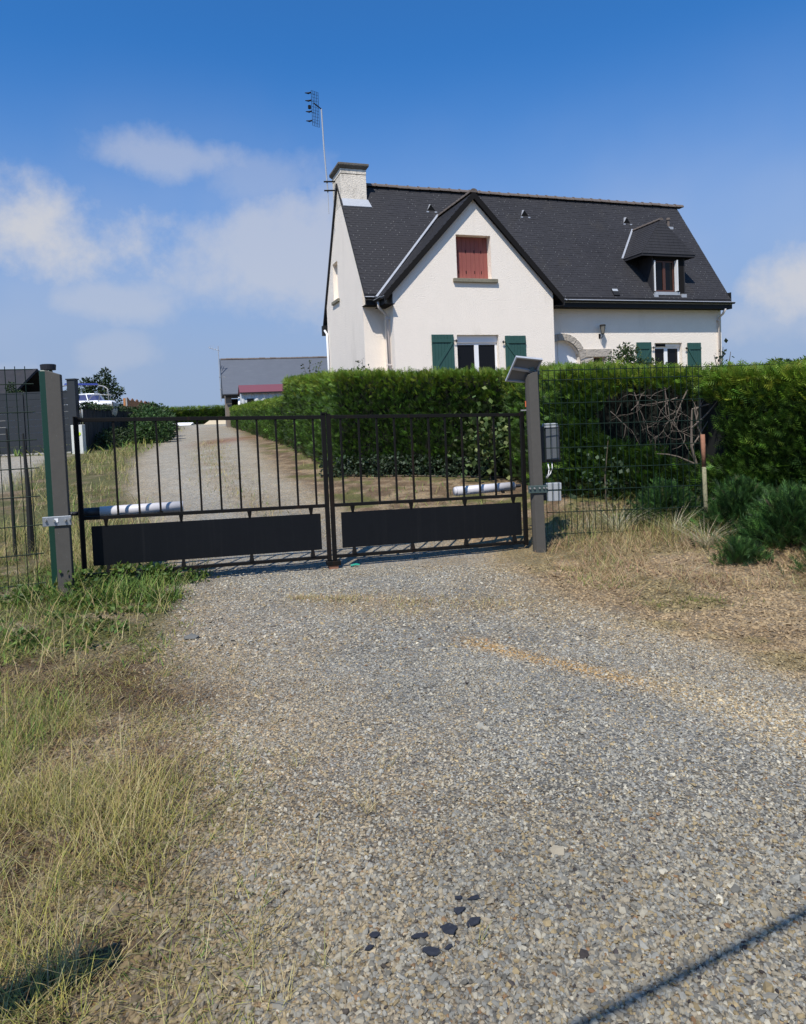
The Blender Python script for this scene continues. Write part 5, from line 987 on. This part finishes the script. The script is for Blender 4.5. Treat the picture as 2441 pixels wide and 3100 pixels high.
# ------------------------------------------------------------------ boat
bo = (-15.0, 33.7, .92); e = empty('motor_boat', bo, R_(-45)); tag(e, 'white cabin motor boat with tinted windscreen parked behind the black fence', 'boat')
secs = []
for (x, w_, zk, zs) in ((-3.2, .95, .55, 1.45), (-1.5, 1.05, .45, 1.5), (.2, 1.0, .5, 1.58), (1.4, .72, .72, 1.66), (2.1, .36, 1.0, 1.72), (2.5, .03, 1.35, 1.76)): secs.append([(x, -w_, zs), (x, -w_*.88, (zk+zs)/2), (x, 0, zk), (x, w_*.88, (zk+zs)/2), (x, w_, zs)])
m = MB(); m.add([p for s in secs for p in s], [(i*5+j, i*5+j+1, i*5+j+6, i*5+j+5) for i in range(5) for j in range(4)]+[(0, 1, 2, 3, 4)]); m.build('hull', hull_m, e, True)
m = MB(); dk = [(-3.2, .93, 1.45, 1.5), (-1.5, 1.03, 1.5, 1.62), (-.6, 1.0, 1.53, 1.86), (.4, .95, 1.6, 1.92), (1.4, .70, 1.66, 1.86), (2.1, .34, 1.72, 1.80), (2.48, .03, 1.76, 1.78)]
m.add([p for (x, w_, z0_, z1_) in dk for p in ((x, -w_, z0_), (x, -w_*.8, z1_), (x, w_*.8, z1_), (x, w_, z0_))], [(i*4+j, i*4+j+1, i*4+j+5, i*4+j+4) for i in range(6) for j in range(3)]); m.build('deck', hull_m, e, True)
m = MB(); ws = [(-1.9, -.80), (-.2, -.78), (.55, -.35), (.75, 0), (.55, .35), (-.2, .78), (-1.9, .80)]
m.add([(x, y, 1.72 if x < -1 else 1.88) for x, y in ws]+[(x*.9-.28, y*.86, 2.22) for x, y in ws], [(i, i+1, i+8, i+7) for i in range(6)]); m.build('windscreen', boat_glass, e)
m = MB(); m.tube([(x*.9-.28, y*.86, 2.23) for x, y in ws], .035, 6); m.tube([(x, y, 1.73 if x < -1 else 1.89) for x, y in ws], .025, 6); m.tube([(.55, -.35, 1.88), (.21, -.3, 2.22)], .025, 5); m.build('screen_frame', hull_m, e)
MB().tube([(.15, -.82, 1.7), (.1, -.78, 2.5), (-.1, -.70, 2.62), (-.9, -.60, 2.76), (-1.9, -.6, 2.74), (-2.6, -.7, 2.6)], .03, 8).tube([(.15, .82, 1.7), (.1, .78, 2.5), (-.1, .7, 2.62), (-.9, .6, 2.76), (-1.9, .6, 2.74)], .03, 8).build('canopy_arch', galv, e, True)
MB().hexa([(-.5, -.6, 2.72), (-.5, .6, 2.72), (-1.9, .55, 2.77), (-1.9, -.55, 2.77)], [(-.55, -.55, 2.80), (-.55, .55, 2.80), (-1.9, .5, 2.88), (-1.9, -.5, 2.88)]).build('rolled_canopy', blue_cloth, e)
MB().tube([(1.2, -.62, 1.85), (1.45, -.5, 2.12), (2.0, -.35, 2.12), (2.4, 0, 2.08), (2.0, .35, 2.12), (1.45, .5, 2.12)], .018, 6).tube([(1.9, -.4, 1.8), (2.0, -.35, 2.12)], .018, 5).build('bow_rail', galv, e)
MB().box((-2.6, -.5, 0), (-2.3, .5, .6)).box((.6, -.4, 0), (.9, .4, .62)).build('cradle', zinc_dark, e)
# cottage at the far left
e = empty('cottage', (-22.5, 38, .9)); o_ = -e.location; tag(e, 'neighbouring low house whose eave shows above the fence at far left', 'house')
MB(o_).box((-27.5, 38.6, .8), (-22.0, 44, 3.25)).build('wall', plaster, e)
MB(o_).hexa([(-28, 38.1, 3.2), (-21.45, 38.1, 3.2), (-21.45, 41.3, 5.0), (-28, 41.3, 5.0)], [(-28, 38.1, 3.36), (-21.45, 38.1, 3.36), (-21.45, 41.3, 5.16), (-28, 41.3, 5.16)]).hexa([(-28, 41.3, 5.0), (-21.45, 41.3, 5.0), (-21.45, 44.5, 3.2), (-28, 44.5, 3.2)], [(-28, 41.3, 5.16), (-21.45, 41.3, 5.16), (-21.45, 44.5, 3.36), (-28, 44.5, 3.36)]).build('roof', slate_m, e); MB(o_).box((-28, 38.02, 3.12), (-21.4, 38.12, 3.24)).build('gutter', zinc_dark, e)
# ------------------------------------------------------------------ barn and shed
BY = R_(15); e = empty('barn', (-14.1, 56, .95), BY); tag(e, 'long grey slate roofed barn with open bay at the end of the drive', 'barn')
m = MB(); m.box((0, .25, -.3), (.45, 7.6, 2.5)); m.add([(0, .25, 2.5), (0, 7.6, 2.5), (0, 4.0, 5.65), (.45, .25, 2.5), (.45, 7.6, 2.5), (.45, 4.0, 5.65)], [(0, 1, 2), (3, 5, 4), (0, 2, 5, 3), (1, 4, 5, 2)]); m.box((4.2, .3, -.3), (16, .6, 2.6)).box((.5, 7.3, -.3), (16, 7.6, 2.6)).box((15.7, .6, -.3), (16, 7.3, 2.6)); m.build('wall', barn_wall, e)
m = MB(); m.hexa([(-.25, -.1, 2.68), (16.2, -.1, 2.68), (16.2, 4.0, 5.80), (-.25, 4.0, 5.80)], [(-.25, -.1, 2.80), (16.2, -.1, 2.80), (16.2, 4.0, 5.93), (-.25, 4.0, 5.93)]); m.hexa([(-.25, 4.0, 5.80), (16.2, 4.0, 5.80), (16.2, 8.1, 2.68), (-.25, 8.1, 2.68)], [(-.25, 4.0, 5.93), (16.2, 4.0, 5.93), (16.2, 8.1, 2.80), (-.25, 8.1, 2.80)]); br = m.build('roof', barn_roof, e)
rt4 = half_tile(.46, .12)
for i in range(35): o = link('ridge_tile', rt4, br); o.location = (-.2+i*.466, 4.0, 5.88+random.gauss(0, .01))
MB().box((-.28, -.12, 2.60), (-.25, 4.0, 2.66)) ; MB().hexa([(-.29, -.12, 2.60), (-.25, -.12, 2.60), (-.25, 4.0, 5.72), (-.29, 4.0, 5.72)], [(-.29, -.12, 2.86), (-.25, -.12, 2.86), (-.25, 4.0, 5.98), (-.29, 4.0, 5.98)]).build('bargeboard', zinc_dark, e)
MB().tube([(1.05, .1, -.2), (1.05, .1, 2.65)], .11, 10).build('downpipe', upvc, e, True); MB().tube([(-.2, -.2, 2.70), (16.2, -.2, 2.70)], .06, 8).build('gutter', zinc_dark, e)
MB().box((2.1, 2.2, -.2), (3.4, 3.4, 1.5)).build('stored_crate', conc, e)
e = empty('barn_antenna', (-14.95, 57.8, 3.6)); tag(e, 'thin antenna mast at the left end of the barn roof', 'antenna'); MB().tube([(0, 0, -.4), (-.02, 0, 4.2)], .035, 6).build('mast', zinc, e); MB().tube([(-.8, 0, 4.1), (.1, .1, 3.8)], .025, 5).tube([(-.5, -.3, 4.0), (-.45, .3, 4.3)], .02, 4).tube([(-.7, -.3, 4.1), (-.65, .3, 4.3)], .02, 4).tube([(-.3, -.3, 3.8), (-.25, .3, 4.1)], .02, 4).build('yagi', zinc, e); MB().box((-.05, -.05, .6), (.5, .05, .65)).box((-.05, -.05, 1.6), (.5, .05, 1.65)).build('bracket', galv, e)
e = empty('garden_shed', (-10.9, 47.6, .95), BY); tag(e, 'low white sheet metal shed with a dull red roof in front of the barn', 'shed')
m = MB(); n = 52
vs = []; 
for i in range(n+1): x = i*6.2/n; y = .0 if i % 4 < 2 else .06; vs += [(x, y, -.3), (x, y, 2.52)]
m.add(vs, [(2*i, 2*i+2, 2*i+3, 2*i+1) for i in range(n)]); m.box((0, .07, -.3), (6.2, 3.4, 2.5)); m.add([(-.01, .05, 2.52), (-.01, 3.4, 2.52), (-.01, 1.7, 3.05)], [(0, 2, 1)]); m.build('wall', white_sheet, e)
MB().hexa([(-.12, -.12, 2.48), (6.35, -.12, 2.48), (6.35, 1.7, 3.05), (-.12, 1.7, 3.05)], [(-.12, -.12, 2.54), (6.35, -.12, 2.54), (6.35, 1.7, 3.11), (-.12, 1.7, 3.11)]).hexa([(-.12, 1.7, 3.05), (6.35, 1.7, 3.05), (6.35, 3.6, 2.48), (-.12, 3.6, 2.48)], [(-.12, 1.7, 3.11), (6.35, 1.7, 3.11), (6.35, 3.6, 2.54), (-.12, 3.6, 2.54)]).build('roof', red_sheet, e); MB().box((-.1, -.18, 2.44), (6.35, -.121, 2.52)).build('gutter', zinc_dark, e); MB().box((.35, -.03, 1.6), (.8, -.005, 2.1)).build('window', glass_m, e)
# white upturned dinghy / pale things at the far end
m = MB((29, -88, -1.2)); m.add([(-30.6, 88, 1.22), (-27.0, 88.3, 1.2), (-26.6, 88.6, 1.55), (-28.5, 88.8, 1.6), (-30.4, 88.6, 1.45), (-30.2, 89.2, 1.25), (-26.7, 89.5, 1.25)], [(0, 1, 2, 3, 4), (4, 3, 2, 6, 5), (0, 4, 5), (1, 6, 2)]); o = m.build('upturned_dinghy', hull_m); o.location = (-29, 88, 1.2); tag(o, 'low white upturned dinghy lying before the far hedge', 'boat')
o = MB((22.6, -85, -1.2)).add([(-24.5, 85, 1.1), (-20.9, 84, 1.1), (-20.5, 87, 1.1), (-24, 88, 1.1), (-23.4, 86, 2.0), (-22.0, 86, 2.15)], [(0, 1, 5, 4), (1, 2, 5), (2, 3, 4, 5), (3, 0, 4)]).build('sand_heap', mat('sand', (.46, .38, .26), .95, noise=(3, .15))); o.location = (-22.6, 85, 1.2); tag(o, 'heap of pale sand beside the barn at the end of the drive', 'sand heap', kind='stuff')

# ------------------------------------------------------------------ small things on the gravel
def shard(x, y, rx, ry, rot, label):
    n = random.choice((5, 5, 6, 7)); P = [(math.cos(2*PI*i/n+random.uniform(-.35, .35))*rx*random.uniform(.7, 1.25), math.sin(2*PI*i/n+random.uniform(-.35, .35))*ry*random.uniform(.6, 1.25)) for i in range(n)]; z = gzf(x, y)
    m = MB().hexa([(a, b, .001+.003*a/rx) for a, b in P], [(a*.96, b*.95, .0045+.003*a/rx) for a, b in P]); o = m.build('slate_shard', slate_old); o.location = (x, y, z+.0075); o.rotation_euler = (random.uniform(-.08, .08), random.uniform(-.08, .08), rot); tag(o, label, 'slate shard', 'broken slate shards lying on the gravel')
for s in [(.075, 2.07, .030, .024, .1, 'largest dark blue slate shard lying on the gravel'), (.150, 2.10, .028, .020, .6, 'slate shard right of and above the largest one'), (.115, 2.155, .020, .014, .3, 'rounded slate shard above the largest one'), (-.012, 2.045, .027, .014, .0, 'long slate shard just left of the largest one'), (.118, 2.215, .017, .009, .0, 'thin upper slate shard, left of a pair'), (.168, 2.213, .022, .009, .1, 'thin upper slate shard, right of a pair'), (.018, 1.985, .034, .016, -.3, 'ragged slate shard nearest the camera'), (.072, 2.0, .014, .009, .4, 'tiny slate shard below the largest one'), (-.155, 2.06, .017, .010, .2, 'small slate shard far left of the largest one'), (-.165, 2.01, .015, .009, .0, 'small bluish slate shard at the left end of the scatter')]: shard(*s)
for (x, y, rr, mt, lb) in [(-1.62, 5.05, .05, pebble_m, 'dark flat stone lying near the left edge of the gravel')]:
    v = IV*np.array((rr*1.3, rr*.8, rr*.45))*(1+rng.normal(0, .1, (12, 1))); o = np_mesh('flat_stone', v, IF, mat('dark_stone', (.12, .12, .11), .9, noise=(20, .3))); o.location = (x, y, gzf(x, y)+.01); tag(o, lb, 'stone')
o = MB().tube([(0, 0, 0), (.06, .005, .01), (.10, -.002, .006)], [.012, .013, .009], 8).build('teal_peg', teal_m); o.location = (gp(mid_s+.20, -.03).x, gp(mid_s+.20, -.03).y, gzf(gp(mid_s+.2).x, gp(mid_s+.2).y)+.015); tag(o, 'short teal plastic peg lying under the gate beside the stop', 'peg')
# unseen overhead cable (lower right) and leaning post (lower left), added for their shadows
k_ = 3.6/math.tan(SUN_EL); ox, oy = -math.sin(SUN_AZ)*k_, -math.cos(SUN_AZ)*k_
a = Vector((.41+ox, 1.74+oy, 3.6)); b2 = Vector((1.18+ox, 2.09+oy, 3.6)); d = b2-a
o = MB().tube([a-d*6-a, a-a, b2-a, b2+d*8-a], .017, 8).build('shadow_cable', rubber); o.location = a; tag(o, 'unseen black cable added overhead to cast the shadow line at lower right', 'cable')
hp = .75; k_ = hp/math.tan(SUN_EL); tx, ty = -.93-math.sin(SUN_AZ)*k_, 2.06-math.cos(SUN_AZ)*k_
o = MB().tube([(-.62, -.34, -.72), (-.3, -.16, -.12), (0, 0, 0)], [.075, .07, .05], 10).build('shadow_post', bark); o.location = (tx, ty, hp); tag(o, 'unseen leaning timber post added to cast the dark band at lower left', 'post')
